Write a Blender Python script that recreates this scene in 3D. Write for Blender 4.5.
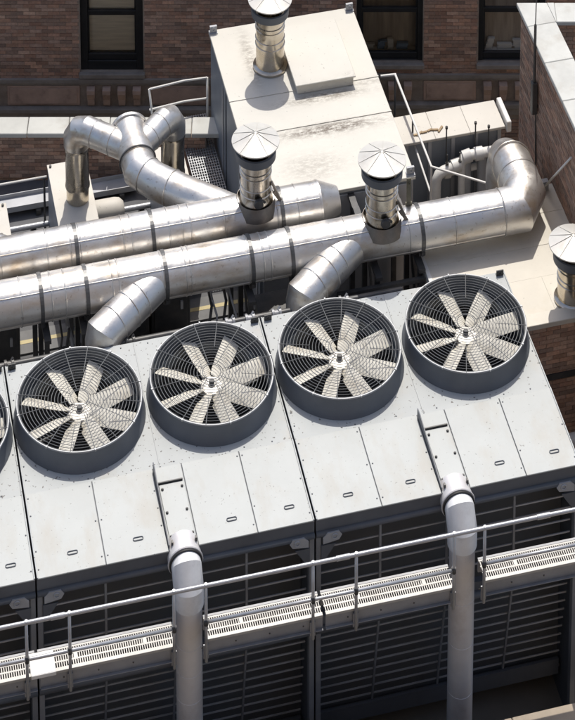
import bpy, bmesh, math, random
from math import sin, cos, pi, radians, sqrt, atan2
from mathutils import Vector, Matrix
random.seed(7)
for o in list(bpy.data.objects): bpy.data.objects.remove(o)
scene = bpy.context.scene
C = scene.collection

# ------------------------------------------------------------------ camera
F_PX, PITCH, PX, HC = 2550.0, radians(11), 288.0, 34.8
PY = -1800 + F_PX*math.tan(PITCH)
cd = bpy.data.cameras.new('camera'); cam = bpy.data.objects.new('camera', cd); C.objects.link(cam)
cam.location = (0, 0, HC); cam.rotation_euler = (pi/2 - PITCH, 0, 0)
cd.sensor_fit = 'VERTICAL'; cd.sensor_height = 36; cd.lens = F_PX/720*36
cd.shift_y = -(360 - PY)/720; cd.shift_x = (287.5 - PX)/720
cd.clip_start = 1; cd.clip_end = 6000
scene.camera = cam
scene.render.resolution_x, scene.render.resolution_y = 818, 1024

# ------------------------------------------------------------------ sky and sun
SUN_EL, SUN_AZ = radians(63), radians(4)
w = bpy.data.worlds.new('World'); scene.world = w; w.use_nodes = True
nt = w.node_tree; sk = nt.nodes.new('ShaderNodeTexSky'); sk.sky_type = 'NISHITA'; sk.sun_disc = False
sk.sun_elevation = SUN_EL; sk.sun_rotation = SUN_AZ; sk.air_density = 1.0; sk.dust_density = 3.0; sk.ozone_density = 1.0
bg = nt.nodes['Background']; bg.inputs['Strength'].default_value = 0.145
nt.links.new(sk.outputs[0], bg.inputs['Color'])
sd = bpy.data.lights.new('sun', 'SUN'); sd.energy = 3.4; sd.angle = radians(0.5); sd.color = (1, 0.955, 0.88)
sun = bpy.data.objects.new('sun', sd); C.objects.link(sun)
sv = Vector((sin(SUN_AZ)*cos(SUN_EL), cos(SUN_AZ)*cos(SUN_EL), sin(SUN_EL)))
sun.rotation_euler = sv.to_track_quat('Z', 'Y').to_euler(); sun.location = (0, 60, 90)
scene.view_settings.view_transform = 'Standard'; scene.view_settings.look = 'None'
scene.view_settings.exposure = 0.0; scene.view_settings.gamma = 1.0
scene.view_settings.use_curve_mapping = False

# ------------------------------------------------------------------ frames
TH = radians(13.3)                      # the plant is turned against the street front
ex = Vector((cos(TH), sin(TH), 0)); ey = Vector((-sin(TH), cos(TH), 0))
O = Vector((-0.4094, 32.0743, 0))       # rear corner between two cooling towers
def W(x, y, z=0): return O + ex*x + ey*y + Vector((0, 0, z))
def toU(wx, wy):
    d = Vector((wx, wy, 0)) - O
    return d.dot(ex), d.dot(ey)

# ------------------------------------------------------------------ materials
def lin(c): return tuple(c) + (1,)
def mat(name, col, rough=0.5, metal=0.0, var=0.0, vscale=2.0, col2=None, stretch=(1, 1, 1),
        bump=0.0, bscale=20.0, bdist=0.01, rvar=0.0, spec=0.5, spots=0.0, spotcol=(.08, .07, .06), spotscale=30.0, spotthr=.68,
        stain=0.0, staincol=(.25, .17, .1), stainscale=1.2, stainthr=.55, stainstretch=(1, 1, 1), rnd=True, attr=False):
    m = bpy.data.materials.new(name); m.use_nodes = True
    n = m.node_tree.nodes; l = m.node_tree.links
    b = n['Principled BSDF']
    b.inputs['Roughness'].default_value = rough; b.inputs['Metallic'].default_value = metal
    b.inputs['Specular IOR Level'].default_value = spec
    tc = n.new('ShaderNodeTexCoord'); vec = tc.outputs['Object']
    if rnd:
        oi = n.new('ShaderNodeObjectInfo'); mu = n.new('ShaderNodeMath'); mu.operation = 'MULTIPLY'; mu.inputs[1].default_value = 37.0
        l.new(oi.outputs['Random'], mu.inputs[0])
        ad = n.new('ShaderNodeVectorMath'); ad.operation = 'ADD'
        l.new(vec, ad.inputs[0]); l.new(mu.outputs[0], ad.inputs[1]); vec = ad.outputs[0]
    def noise(scale, st=(1, 1, 1), det=5.0, rg=.6):
        mp = n.new('ShaderNodeMapping'); mp.inputs['Scale'].default_value = st; l.new(vec, mp.inputs[0])
        t = n.new('ShaderNodeTexNoise'); t.inputs['Scale'].default_value = scale; t.inputs['Detail'].default_value = det
        t.inputs['Roughness'].default_value = rg; l.new(mp.outputs[0], t.inputs['Vector']); return t.outputs[0]
    def ramp(src, a, bb, ca=(0, 0, 0, 1), cb=(1, 1, 1, 1)):
        r = n.new('ShaderNodeValToRGB'); r.color_ramp.elements[0].position = a; r.color_ramp.elements[1].position = bb
        r.color_ramp.elements[0].color = ca; r.color_ramp.elements[1].color = cb; l.new(src, r.inputs[0]); return r.outputs[0]
    def mix(fac, a, bb, bt='MIX'):
        x = n.new('ShaderNodeMix'); x.data_type = 'RGBA'; x.blend_type = bt
        for s, k in ((fac, 0), (a, 6), (bb, 7)):
            if hasattr(s, 'links'): l.new(s, x.inputs[k])
            elif k == 0: x.inputs[0].default_value = s
            else: x.inputs[k].default_value = lin(s) if len(s) == 3 else s
        return x.outputs[2]
    c = None
    base = tuple(col)
    if attr:
        at = n.new('ShaderNodeAttribute'); at.attribute_name = 'tint'; c = at.outputs['Color']
    if var or col2:
        c2 = col2 or tuple(max(0, v*(1-var)) for v in col)
        c = mix(ramp(noise(vscale, stretch), .35, .68), c if c is not None else base, c2) if not attr else mix(ramp(noise(vscale, stretch), .3, .75), c, mix(1.0, c, (1-var,)*3, 'MULTIPLY'))
    if stain:
        f = ramp(noise(stainscale, stainstretch, 8.0, .65), stainthr, min(1, stainthr+.22), (0, 0, 0, 1), (stain,)*3+(1,))
        c = mix(f, c if c is not None else base, staincol)
    if spots:
        f = ramp(noise(spotscale, (1, 1, 1), 2.0, .5), spotthr, spotthr+.04, (0, 0, 0, 1), (spots,)*3+(1,))
        c = mix(f, c if c is not None else base, spotcol)
    if c is None: b.inputs['Base Color'].default_value = lin(base)
    else: l.new(c, b.inputs['Base Color'])
    if rvar:
        r = n.new('ShaderNodeMapRange'); r.inputs[1].default_value = .3; r.inputs[2].default_value = .7
        r.inputs[3].default_value = max(.02, rough-rvar); r.inputs[4].default_value = min(1, rough+rvar)
        l.new(noise(vscale*1.7, stretch), r.inputs[0]); l.new(r.outputs[0], b.inputs['Roughness'])
    if bump:
        bp = n.new('ShaderNodeBump'); bp.inputs['Strength'].default_value = bump; bp.inputs['Distance'].default_value = bdist
        l.new(noise(bscale, stretch, 3.0), bp.inputs['Height']); l.new(bp.outputs[0], b.inputs['Normal'])
    return m
M = {}
M['deck'] = mat('painted_deck', (.425, .445, .44), .55, 0, .10, 1.3, spots=.85, spotscale=20, spotthr=.655, stain=.4, staincol=(.42, .36, .28), stainscale=1.6, stainthr=.56, bump=.12, bscale=3, bdist=.02)
M['panel'] = mat('painted_panel', (.425, .445, .435), .5, 0, .08, 1.5, spots=.5, spotscale=28, spotthr=.69, stain=.5, staincol=(.35, .315, .26), stainscale=1.5, stainthr=.50, stainstretch=(1.6, .7, 1), bump=.1, bscale=2.5, bdist=.02)
M['casing'] = mat('painted_casing', (.12, .13, .148), .5, 0, .25, 1.5, stain=.35, staincol=(.12, .12, .12), stainscale=2)
M['drum'] = mat('painted_drum', (.115, .128, .148), .5, 0, .2, 2.0, stain=.4, staincol=(.15, .15, .155), stainscale=3)
M['rim'] = mat('rim_metal', (.34, .35, .36), .45, .4, .2, 4.0)
M['wire'] = mat('guard_wire', (.30, .30, .29), .5, .4, .2, 6.0)
M['blade'] = mat('fan_blade', (.76, .73, .64), .5, 0, .22, 3.0, stain=.6, staincol=(.40, .34, .25), stainscale=4.0, stainthr=.50, spots=.3, spotscale=30, spotthr=.66)
M['hub'] = mat('hub_metal', (.56, .54, .50), .5, .5, .3, 5.0)
M['dark'] = mat('dark_interior', (.13, .137, .143), .8)
M['black'] = mat('black_steel', (.045, .047, .05), .45, .2, .4, 4.0, col2=(.09, .085, .08))
M['louver'] = mat('louver_blade', (.46, .47, .49), .45, .2, .3, 2.0)
M['louver_frame'] = mat('louver_frame', (.28, .29, .31), .5, .2, .3, 2.0)
M['galv'] = mat('galvanised_duct', (.71, .695, .67), .41, .86, .0, 1.0, col2=(.66, .64, .61), stretch=(2.2, 2.2, 2.2), bump=.22, bscale=2.0, bdist=.03, rvar=.10, stain=.85, staincol=(.46, .35, .23), stainscale=1.5, stainthr=.50, stainstretch=(.8, 1.6, 1.6), spots=.4, spotcol=(.3, .25, .2), spotscale=16, spotthr=.66)  # tan stain: duct grime, its tint also painted in for bronze reflections
M['steel'] = mat('stainless_stack', (.68, .62, .53), .24, 1.0, .0, 2.0, col2=(.46, .40, .31), bump=.25, bscale=3.0, bdist=.03, rvar=.08, stain=.7, staincol=(.14, .11, .08), stainscale=4.0, stainthr=.56, stainstretch=(1, 1, .35))
M['sooty'] = mat('sooty_steel', (.30, .27, .24), .45, .8, .0, 2.0, col2=(.12, .11, .10), stain=.5, staincol=(.5, .45, .38), stainscale=4)
M['cap'] = mat('rain_cap', (.68, .66, .61), .45, .35, .15, 3.0, stain=.4, staincol=(.45, .38, .28), stainscale=5, bump=.15, bscale=4, bdist=.02)
M['strap'] = mat('clamp_strap', (.16, .16, .16), .45, .7, .3, 5.0)
M['riser'] = mat('riser_pipe', (.74, .72, .715), .45, .25, .12, 2.0, stain=.3, staincol=(.35, .26, .2), stainscale=2, bump=.08, bscale=3, bdist=.02)
M['elbow'] = mat('elbow_metal', (.84, .84, .84), .5, .1, .12, 5.0, stain=.4, staincol=(.5, .48, .45), stainscale=5)
M['white'] = mat('white_roofing', (.62, .59, .53), .6, 0, .10, 1.5, stain=.35, staincol=(.48, .40, .28), stainscale=1.2, stainthr=.55, spots=.3, spotscale=22, spotthr=.7, bump=.12, bscale=2.5, bdist=.02)
M['cream'] = mat('cream_roofing', (.68, .64, .555), .65, 0, .12, 1.2, stain=.4, staincol=(.45, .37, .26), stainscale=.9, stainthr=.52, spots=.25, spotscale=18, spotthr=.7, bump=.15, bscale=3, bdist=.02)
M['coping'] = mat('coping_stone', (.59, .59, .55), .75, 0, .18, 2.0, stain=.5, staincol=(.36, .32, .26), stainscale=2.2, stainthr=.52, bump=.2, bscale=12, bdist=.01)
M['grey_side'] = mat('grey_sheet', (.29, .32, .36), .5, .2, .2, 1.5, stain=.3, staincol=(.12, .12, .13))
M['grey_light'] = mat('grey_light', (.42, .43, .45), .5, .2, .2, 2.0, stain=.3)
M['white_paint'] = mat('white_paint', (.74, .73, .70), .5, 0, .1, 4.0, stain=.3, staincol=(.4, .33, .25), stainscale=6)
M['walk'] = mat('walkway_metal', (.43, .42, .40), .5, .3, .2, 3.0)
M['fascia'] = mat('walkway_fascia', (.30, .305, .32), .5, .3, .2, 3.0, stain=.4, staincol=(.2, .18, .16), stainscale=4)
M['rail'] = mat('rail_metal', (.50, .51, .53), .4, .5, .2, 5.0)
M['brick'] = mat('brick_face', (.2, .1, .07), .85, attr=True, var=.35, vscale=30, bump=.4, bscale=60, bdist=.004, rnd=False)
M['mortar'] = mat('mortar', (.38, .315, .26), .9, 0, .3, 6.0, bump=.3, bscale=40)
M['terra'] = mat('terracotta', (.58, .41, .32), .8, 0, .3, 3.0, stain=.5, staincol=(.15, .105, .085), stainscale=3.0, bump=.3, bscale=14, bdist=.01)
M['stone'] = mat('brown_stone', (.34, .30, .26), .85, 0, .3, 3.0, stain=.6, staincol=(.09, .09, .085), stainscale=2.5, bump=.3, bscale=14, bdist=.01)
M['frame'] = mat('window_frame', (.025, .026, .027), .4, 0, .3, 5.0)
M['blind'] = mat('window_blind', (.82, .77, .68), .8, 0, .2, 2.0, stretch=(1, 1, 12), rnd=False)
M['curtain'] = mat('window_curtain', (.52, .44, .36), .85, 0, .4, 1.5, stretch=(6, 1, .6), rnd=False)
M['room'] = mat('dark_room', (.22, .19, .16), .9)
M['membrane'] = mat('roof_membrane', (.11, .112, .12), .7, 0, .35, 1.5, stain=.5, staincol=(.13, .12, .11), stainscale=1.0, bump=.3, bscale=8, bdist=.01)
M['concrete'] = mat('roof_concrete', (.24, .215, .18), .85, 0, .25, .8, stain=.5, staincol=(.11, .10, .085), stainscale=.6, bump=.3, bscale=10, bdist=.01)
M['city'] = mat('city_ground', (.17, .15, .125), .9, 0, .4, .03, stain=.6, staincol=(.08, .08, .08), stainscale=.05)
M['kerb'] = mat('kerb_stone', (.46, .38, .29), .8, 0, .25, 2.0, stain=.5, staincol=(.25, .2, .15), stainscale=2)
M['yellow'] = mat('yellow_paint', (.50, .42, .22), .6, 0, .2, 5.0)
M['tan_scrap'] = mat('tan_scrap', (.45, .33, .2), .8, 0, .4, 9.0)
M['olive'] = mat('olive_paint', (.20, .19, .14), .6, .2, .3, 5.0)
M['tan_brick'] = mat('tan_brick', (.46, .35, .26), .85, 0, .3, .4, stain=.4, staincol=(.25, .18, .13), stainscale=.3)
M['tower_glass'] = mat('tower_glass', (.06, .07, .08), .08, 0, .3, .2)
M['strip'] = mat('walk_strip', (.20, .20, .20), .8, 0, .3, 2.0, stain=.5, staincol=(.12, .11, .1), stainscale=3)
M['rubber'] = mat('black_rubber', (.015, .015, .016), .6)
M['rust'] = mat('rusty_metal', (.25, .13, .06), .8, .2, .5, 8.0)
M['item_white'] = mat('white_item', (.7, .68, .64), .5)
M['item_blue'] = mat('blue_item', (.25, .33, .45), .4)
def glass_mat():
    m = bpy.data.materials.new('window_glass'); m.use_nodes = True; n = m.node_tree.nodes; l = m.node_tree.links
    n.remove(n['Principled BSDF']); t = n.new('ShaderNodeBsdfTransparent'); t.inputs[0].default_value = (.92, .92, .9, 1)
    g = n.new('ShaderNodeBsdfGlossy'); g.inputs['Roughness'].default_value = .03; mx = n.new('ShaderNodeMixShader')
    fr = n.new('ShaderNodeLayerWeight'); fr.inputs[0].default_value = .30
    nz = n.new('ShaderNodeTexNoise'); nz.inputs['Scale'].default_value = 1.5; bp = n.new('ShaderNodeBump'); bp.inputs['Strength'].default_value = .05
    l.new(nz.outputs[0], bp.inputs['Height']); l.new(bp.outputs[0], g.inputs['Normal'])
    l.new(fr.outputs['Fresnel'], mx.inputs[0]); l.new(t.outputs[0], mx.inputs[1]); l.new(g.outputs[0], mx.inputs[2])
    l.new(mx.outputs[0], n['Material Output'].inputs[0]); return m
M['glass'] = glass_mat()
# white unit roof: a streaked stain running along the seams
def streak_roof():
    m = mat('unit_roof', (.62, .595, .53), .55, 0, .07, 1.2, spots=.35, spotscale=22, spotthr=.70, rnd=False, bump=.1, bscale=2.5, bdist=.02)
    n = m.node_tree.nodes; l = m.node_tree.links; b = n['Principled BSDF']
    old = b.inputs['Base Color'].links[0].from_socket
    tc = n.new('ShaderNodeTexCoord'); sp = n.new('ShaderNodeSeparateXYZ'); l.new(tc.outputs['Object'], sp.inputs[0])
    tot = None
    mp = n.new('ShaderNodeMapping'); mp.inputs['Scale'].default_value = (3.0, 7, 5); l.new(tc.outputs['Object'], mp.inputs[0])
    nz = n.new('ShaderNodeTexNoise'); nz.inputs['Scale'].default_value = 3.4; nz.inputs['Detail'].default_value = 9; nz.inputs['Roughness'].default_value = .75
    l.new(mp.outputs[0], nz.inputs['Vector'])
    for cx, cy, rx, ry, amp in ((1.45, 1.28, .75, .11, 1.0), (1.50, 1.98, .62, .09, .8), (.52, 3.1, .10, .55, .55), (2.3, 2.15, .35, .08, .4), (1.0, .55, .45, .25, .35)):
        def mth(op, a, bb):
            x = n.new('ShaderNodeMath'); x.operation = op
            for i, s in enumerate((a, bb)):
                if hasattr(s, 'links'): l.new(s, x.inputs[i])
                else: x.inputs[i].default_value = s
            return x.outputs[0]
        dx = mth('DIVIDE', mth('SUBTRACT', sp.outputs[0], cx), rx); dy = mth('DIVIDE', mth('SUBTRACT', sp.outputs[1], cy), ry)
        d = mth('ADD', mth('MULTIPLY', dx, dx), mth('MULTIPLY', dy, dy))
        g = mth('MULTIPLY', mth('DIVIDE', 1.0, mth('ADD', 1.0, mth('MULTIPLY', d, d))), amp)
        tot = g if tot is None else mth('MAXIMUM', tot, g)
    r = n.new('ShaderNodeValToRGB'); r.color_ramp.elements[0].position = .40; r.color_ramp.elements[1].position = .56
    l.new(nz.outputs[0], r.inputs[0])
    f = mth('MULTIPLY', tot, r.outputs[0])
    x = n.new('ShaderNodeMix'); x.data_type = 'RGBA'; l.new(f, x.inputs[0]); l.new(old, x.inputs[6]); x.inputs[7].default_value = (.13, .105, .08, 1)
    l.new(x.outputs[2], b.inputs['Base Color']); return m
M['unit_roof'] = streak_roof()

# ------------------------------------------------------------------ mesh builder
def frame_of(t):
    t = t.normalized(); a = Vector((0, 0, 1)) if abs(t.z) < .9 else Vector((1, 0, 0))
    u = a.cross(t).normalized(); return u, t.cross(u).normalized()
class MB:
    def __init__(s): s.v = []; s.f = []; s.sm = []; s.tint = None
    def add(s, vs, fs, smooth=False):
        k = len(s.v); s.v += [tuple(p) for p in vs]
        for f in fs: s.f.append(tuple(i+k for i in f)); s.sm.append(smooth)
        return s
    def box(s, x0, x1, y0, y1, z0, z1, T=None):
        vs = [Vector((x, y, z)) for z in (z0, z1) for y in (y0, y1) for x in (x0, x1)]
        if T: vs = [T @ p for p in vs]
        return s.add(vs, [(0, 2, 3, 1), (4, 5, 7, 6), (0, 1, 5, 4), (2, 6, 7, 3), (0, 4, 6, 2), (1, 3, 7, 5)])
    def bar(s, a, b, wd, h, up=Vector((0, 0, 1))):
        a, b = Vector(a), Vector(b); t = (b-a).normalized()
        if abs(t.dot(up)) > .99: up = Vector((1, 0, 0))
        u = t.cross(up).normalized(); v = u.cross(t)
        vs = [p + u*i*wd/2 + v*j*h/2 for p in (a, b) for j in (-1, 1) for i in (-1, 1)]
        return s.add(vs, [(0, 1, 3, 2), (4, 6, 7, 5), (0, 4, 5, 1), (2, 3, 7, 6), (0, 2, 6, 4), (1, 5, 7, 3)])
    def tube(s, pts, r, n=24, caps=True, smooth=True):
        pts = [Vector(p) for p in pts]; R = r if isinstance(r, (list, tuple)) else [r]*len(pts)
        T = [(pts[i+1]-pts[i]).normalized() for i in range(len(pts)-1)]
        u, v = frame_of(T[0]); vs = []
        for i, p in enumerate(pts):
            if i == 0 or i == len(pts)-1:
                t = T[0] if i == 0 else T[-1]
                vs += [p + (u*cos(2*pi*k/n)+v*sin(2*pi*k/n))*R[i] for k in range(n)]
            else:
                a, b = T[i-1], T[i]; m = (a+b).normalized()
                for k in range(n):
                    o = (u*cos(2*pi*k/n)+v*sin(2*pi*k/n))*R[i]
                    vs.append(p + o - a*(o.dot(m)/a.dot(m)))
                q = a.rotation_difference(b); u = q @ u; v = q @ v
        fs = []
        for i in range(len(pts)-1):
            for k in range(n): fs.append((i*n+k, i*n+(k+1) % n, (i+1)*n+(k+1) % n, (i+1)*n+k))
        s.add(vs, fs, smooth)
        if caps:
            k = len(s.v) - len(vs)
            s.f.append(tuple(k+i for i in reversed(range(n)))); s.sm.append(False)
            s.f.append(tuple(k+(len(pts)-1)*n+i for i in range(n))); s.sm.append(False)
        return s
    def lathe(s, prof, c=(0, 0, 0), ax=(0, 0, 1), n=32, smooth=True, closed=False):
        c = Vector(c); ax = Vector(ax).normalized(); u, v = frame_of(ax); vs = []
        for r, z in prof: vs += [c + ax*z + (u*cos(2*pi*k/n)+v*sin(2*pi*k/n))*max(r, 1e-4) for k in range(n)]
        L = len(prof); fs = []
        for i in range(L if closed else L-1):
            j = (i+1) % L
            for k in range(n): fs.append((i*n+k, i*n+(k+1) % n, j*n+(k+1) % n, j*n+k))
        return s.add(vs, fs, smooth)
    def torus(s, R, r, c=(0, 0, 0), ax=(0, 0, 1), n=48, m=5):
        return s.lathe([(R+r*cos(2*pi*i/m), r*sin(2*pi*i/m)) for i in range(m)], c, ax, n, True, True)
    def mesh(s, name, m, bevel=0, sharp=35):
        me = bpy.data.meshes.new(name); me.from_pydata(s.v, [], s.f)
        me.polygons.foreach_set('use_smooth', s.sm)
        if s.tint is not None:
            ca = me.color_attributes.new('tint', 'FLOAT_COLOR', 'POINT'); ca.data.foreach_set('color', s.tint)
        bm = bmesh.new(); bm.from_mesh(me)
        if s.tint is None: bmesh.ops.recalc_face_normals(bm, faces=bm.faces)
        if bevel:
            bmesh.ops.bevel(bm, geom=[e for e in bm.edges if len(e.link_faces) == 2 and e.calc_face_angle(0) > .6], offset=bevel, segments=1, affect='EDGES', clamp_overlap=True)
        for e in bm.edges:
            if len(e.link_faces) == 2 and e.calc_face_angle(0) > radians(sharp): e.smooth = False
        bm.to_mesh(me); bm.free()
        me.materials.append(m if not isinstance(m, str) else M[m]); return me
    def build(s, name, m, parent=None, bevel=0, sharp=35):
        o = bpy.data.objects.new(name, s.mesh(name, m, bevel, sharp)); C.objects.link(o)
        if parent: o.parent = parent
        return o
def tz(y): return -.035*(BRK-y) if y < BRK else 0.0
def sloped(mb): mb.v = [(x, y, z+tz(y)) for x, y, z in mb.v]; return mb
BRK = -2.13
def thing(name, label, cat, x=0, y=0, z=0, group=None, world=False, rot=None):
    o = bpy.data.objects.new(name, None); C.objects.link(o); o.empty_display_size = .2
    o.location = (x, y, z) if world else W(x, y, z)
    o.rotation_euler = (0, 0, (0 if world else TH) if rot is None else rot)
    o['label'] = label; o['category'] = cat
    if group: o['group'] = group
    return o
def tag(o, label, cat, group=None):
    o['label'] = label; o['category'] = cat
    if group: o['group'] = group
    return o
def kids(o): return [c for c in bpy.data.objects if c.parent == o]
def copy_tree(o, parent=None):
    c = o.copy(); C.objects.link(c); c.parent = parent
    for k in kids(o): copy_tree(k, c)
    return c
def inst(src, parent=None, loc=None, rz=None):
    c = src.copy(); C.objects.link(c)
    if parent: c.parent = parent
    if loc is not None: c.location = loc
    if rz is not None: c.rotation_euler = (0, 0, rz)
    return c
def structure(o): o['kind'] = 'structure'; return o
def place(o, x=0, y=0, z=0): o.location = W(x, y, z); o.rotation_euler = (0, 0, TH); return o

# bricks laid on a face: origin p, run u, outward n (unit vectors), all joined as they are too small to pick apart
HUES = [(.50, .30, .215), (.45, .29, .215), (.55, .335, .235), (.39, .27, .21), (.58, .39, .29), (.47, .32, .245)]
def bricks(p, u, n, wd, ht, holes=(), seed=1, gain=1.0, L=.205, Hh=.062, g=.010):
    rd = random.Random(seed); mb = MB(); mb.tint = []
    p, u, n = Vector(p), Vector(u), Vector(n); up = Vector((0, 0, 1)); row = 0; z = 0
    while z + Hh <= ht + 1e-6:
        x = 0 if row % 2 == 0 else -(L+g)/2
        while x < wd:
            a, b = max(0, x), min(wd, x+L); x += L+g
            if b - a < .02: continue
            segs = [(a, b)]
            for hx0, hx1, hz0, hz1 in holes:
                if z+Hh > hz0 and z < hz1:
                    ns = []
                    for q0, q1 in segs:
                        if q1 <= hx0 or q0 >= hx1: ns.append((q0, q1))
                        else:
                            if hx0-q0 > .02: ns.append((q0, hx0))
                            if q1-hx1 > .02: ns.append((hx1, q1))
                    segs = ns
            for q0, q1 in segs:
                d = .012 + rd.uniform(-.003, .004); k = len(mb.v)
                vs = [p+u*i+up*(z+j)+n*e for e in (0, d) for j in (0, Hh) for i in (q0, q1)]
                mb.add(vs, [(4, 5, 7, 6), (0, 1, 5, 4), (2, 6, 7, 3), (0, 4, 6, 2), (1, 3, 7, 5)])
                h = rd.choice(HUES); e = rd.uniform(.72, 1.25)*gain
                mb.tint += [h[0]*e, h[1]*e, h[2]*e, 1]*8
        z += Hh+g; row += 1
    return mb
def brick_part(parent, *a, **k):
    o = bricks(*a, **k).build('brickwork', 'brick', parent); o['kind'] = 'stuff'; return o

# ================================================================== SETTING
def sheet(name, m, pts, z):
    mb = MB(); mb.add([(x, y, z) for x, y in pts], [tuple(range(len(pts)))])
    return structure(mb.build(name, m))
sheet('ground', 'city', [(-2500, -2500), (2500, -2500), (2500, 2500), (-2500, 2500)], -24)
# lower roof carrying the towers, as a slab
def slab(name, m, upts, z0, z1):
    mb = MB(); k = len(upts)
    vs = [(x, y, z) for z in (z0, z1) for x, y in upts]
    mb.add(vs, [tuple(range(k-1, -1, -1)), tuple(range(k, 2*k))] + [(i, (i+1) % k, k+(i+1) % k, k+i) for i in range(k)])
    return structure(mb.build(name, m))
def U2(*pts): return [tuple(W(x, y))[:2] for x, y in pts]
slab('roof_deck', 'concrete', U2((-16, -9), (14, -9), (14, .55), (-16, .55)), -.5, 0)
f0, f1 = W(-14, .5), W(5.6, .5)
slab('rear_roof', 'membrane', [(f0.x, f0.y), (f1.x, f1.y), (5.9, 37.46), (-15, 37.46)], -.4, 2.0)

# ================================================================== BRICK BUILDING behind
FY = 40.0
B = thing('brick_building', 'dark brown brick building with black sash windows and terracotta frieze', 'building', 0, FY, -24, world=True)
ZB = 24.0                                             # local z = world z + 24
wins = [(-3.70, -2.58, 2.00, 4.15), (1.22, 2.40, 2.19, 4.15), (3.39, 4.57, 2.19, 4.15), (-6.6, -5.45, 2.00, 4.15)]
def wall_with_holes(x0, x1, z0, z1, holes, d=.3):
    mb = MB(); xs = sorted({x0, x1, *[h[0] for h in holes], *[h[1] for h in holes]}); zs = sorted({z0, z1, *[h[2] for h in holes], *[h[3] for h in holes]})
    for i in range(len(xs)-1):
        for j in range(len(zs)-1):
            cx, cz = (xs[i]+xs[i+1])/2, (zs[j]+zs[j+1])/2
            if any(h[0] < cx < h[1] and h[2] < cz < h[3] for h in holes): continue
            mb.box(xs[i], xs[i+1], 0, d, zs[j], zs[j+1])
    return mb
hl = [(a, b, c+ZB, d+ZB) for a, b, c, d in wins]
wall_with_holes(-14, 14, 0, 29.8, hl).build('wall', 'mortar', B)
rb = MB(); rb.box(-14, 14, 2.3, 9, 0, 29.75); rb.build('rear_block', 'room', B)
rc = MB(); rc.box(-14.2, 14.2, -.15, 9.2, 29.8, 30.1); rc.build('cornice', 'stone', B)
brick_part(B, (-9, 0, 1.86+ZB), (1, 0, 0), (0, -1, 0), 17.5, 3.0, holes=[(a+9-.02, b+9+.02, c-1.86-.10, d-1.86) for a, b, c, d in wins], seed=3)
brick_part(B, (-9, 0, -.9+ZB), (1, 0, 0), (0, -1, 0), 17.5, 1.95, seed=4, gain=.8)
def window(x0, x1, z0, z1, zm, gx, gb, items):
    z0 += ZB; z1 += ZB; zm += ZB; gb += ZB
    f = MB(); t = gx
    f.box(x0, x0+t, .05, .2, z0, z1); f.box(x1-t, x1, .05, .2, z0, z1)
    f.box(x0+t, x1-t, .05, .2, z0, gb-.12); f.box(x0+t, x1-t, .05, .2, z1-.1, z1)
    o = f.build('window', 'frame', B, bevel=.006)
    a = MB(); a.box(x0+t+.002, x1-t-.002, .09, .15, zm-.05, zm+.04); a.box(x0+t+.002, x1-t-.002, .08, .14, gb-.118, gb)
    for q in (x0+t+.002, x1-t-.032): a.box(q, q+.03, .10, .15, gb, zm-.05); a.box(q, q+.03, .12, .17, zm+.04, z1-.1)
    a.build('sash', 'frame', o, bevel=.004)
    for zz0, zz1, yy in ((gb, zm-.05, .125), (zm+.04, z1-.1, .145)):
        g = MB(); g.add([(x0+t+.03, yy, zz0), (x1-t-.03, yy, zz0), (x1-t-.03, yy, zz1), (x0+t+.03, yy, zz1)], [(0, 1, 2, 3)]); g.build('pane', 'glass', o)
    bl = MB(); bl.box(x0+t+.004, x1-t-.004, *((.172, .178) if not items else (.30, .306)), gb-.1 if items else gb+.005, z1-.105); bl.build('blind', 'curtain' if items else 'blind', o)
    s = MB(); s.box(x0-.03, x1+.03, -.075, .06, z0-.09, z0-.002); s.build('sill', 'stone', o, bevel=.01)
    l = MB(); l.box(x0+.02, x1-.02, .205, .29, z0+.06, gb-.05); l.build('inner_ledge', 'blind', o)
window(*wins[0], 3.12, .125, 2.30, False); window(*wins[1], 3.18, .09, 2.33, True); window(*wins[2], 3.18, .09, 2.33, True); window(*wins[3], 3.12, .125, 2.30, False)
# sill course, frieze and base ledge
def course(x0, x1, dz, pans):
    a = MB(); a.box(x0, x1, -.055, 0, 1.795+ZB+dz, 1.88+ZB+dz); a.box(x0, x1, -.03, 0, 1.74+ZB+dz, 1.794+ZB+dz)
    a.build('string_course', 'stone', B, bevel=.008)
    b_ = MB(); b_.box(x0, x1, -.10, 0, 1.22+ZB+dz, 1.31+ZB+dz); b_.box(x0, x1, -.05, 0, 1.05+ZB+dz, 1.218+ZB+dz)
    b_.build('base_ledge', 'stone', B, bevel=.01)
    for p0, p1 in pans:
        c = MB(); c.box(p0, p1, -.022, 0, 1.33+ZB+dz, 1.725+ZB+dz)
        q = c.build('frieze_panel', 'terra', B, bevel=.012)
        c = MB(); c.box(p0+.05, p1-.05, -.034, -.0225, 1.37+ZB+dz, 1.685+ZB+dz); c.build('field', 'terra', q, bevel=.01)
course(-9, -1.35, 0, [(-5.02, -3.72), (-2.48, -1.4), (-7.9, -6.7)]); course(-1.348, 9, .10, [(-.2, 1.1), (2.42, 3.36), (4.66, 5.9)])
br0 = None
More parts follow.
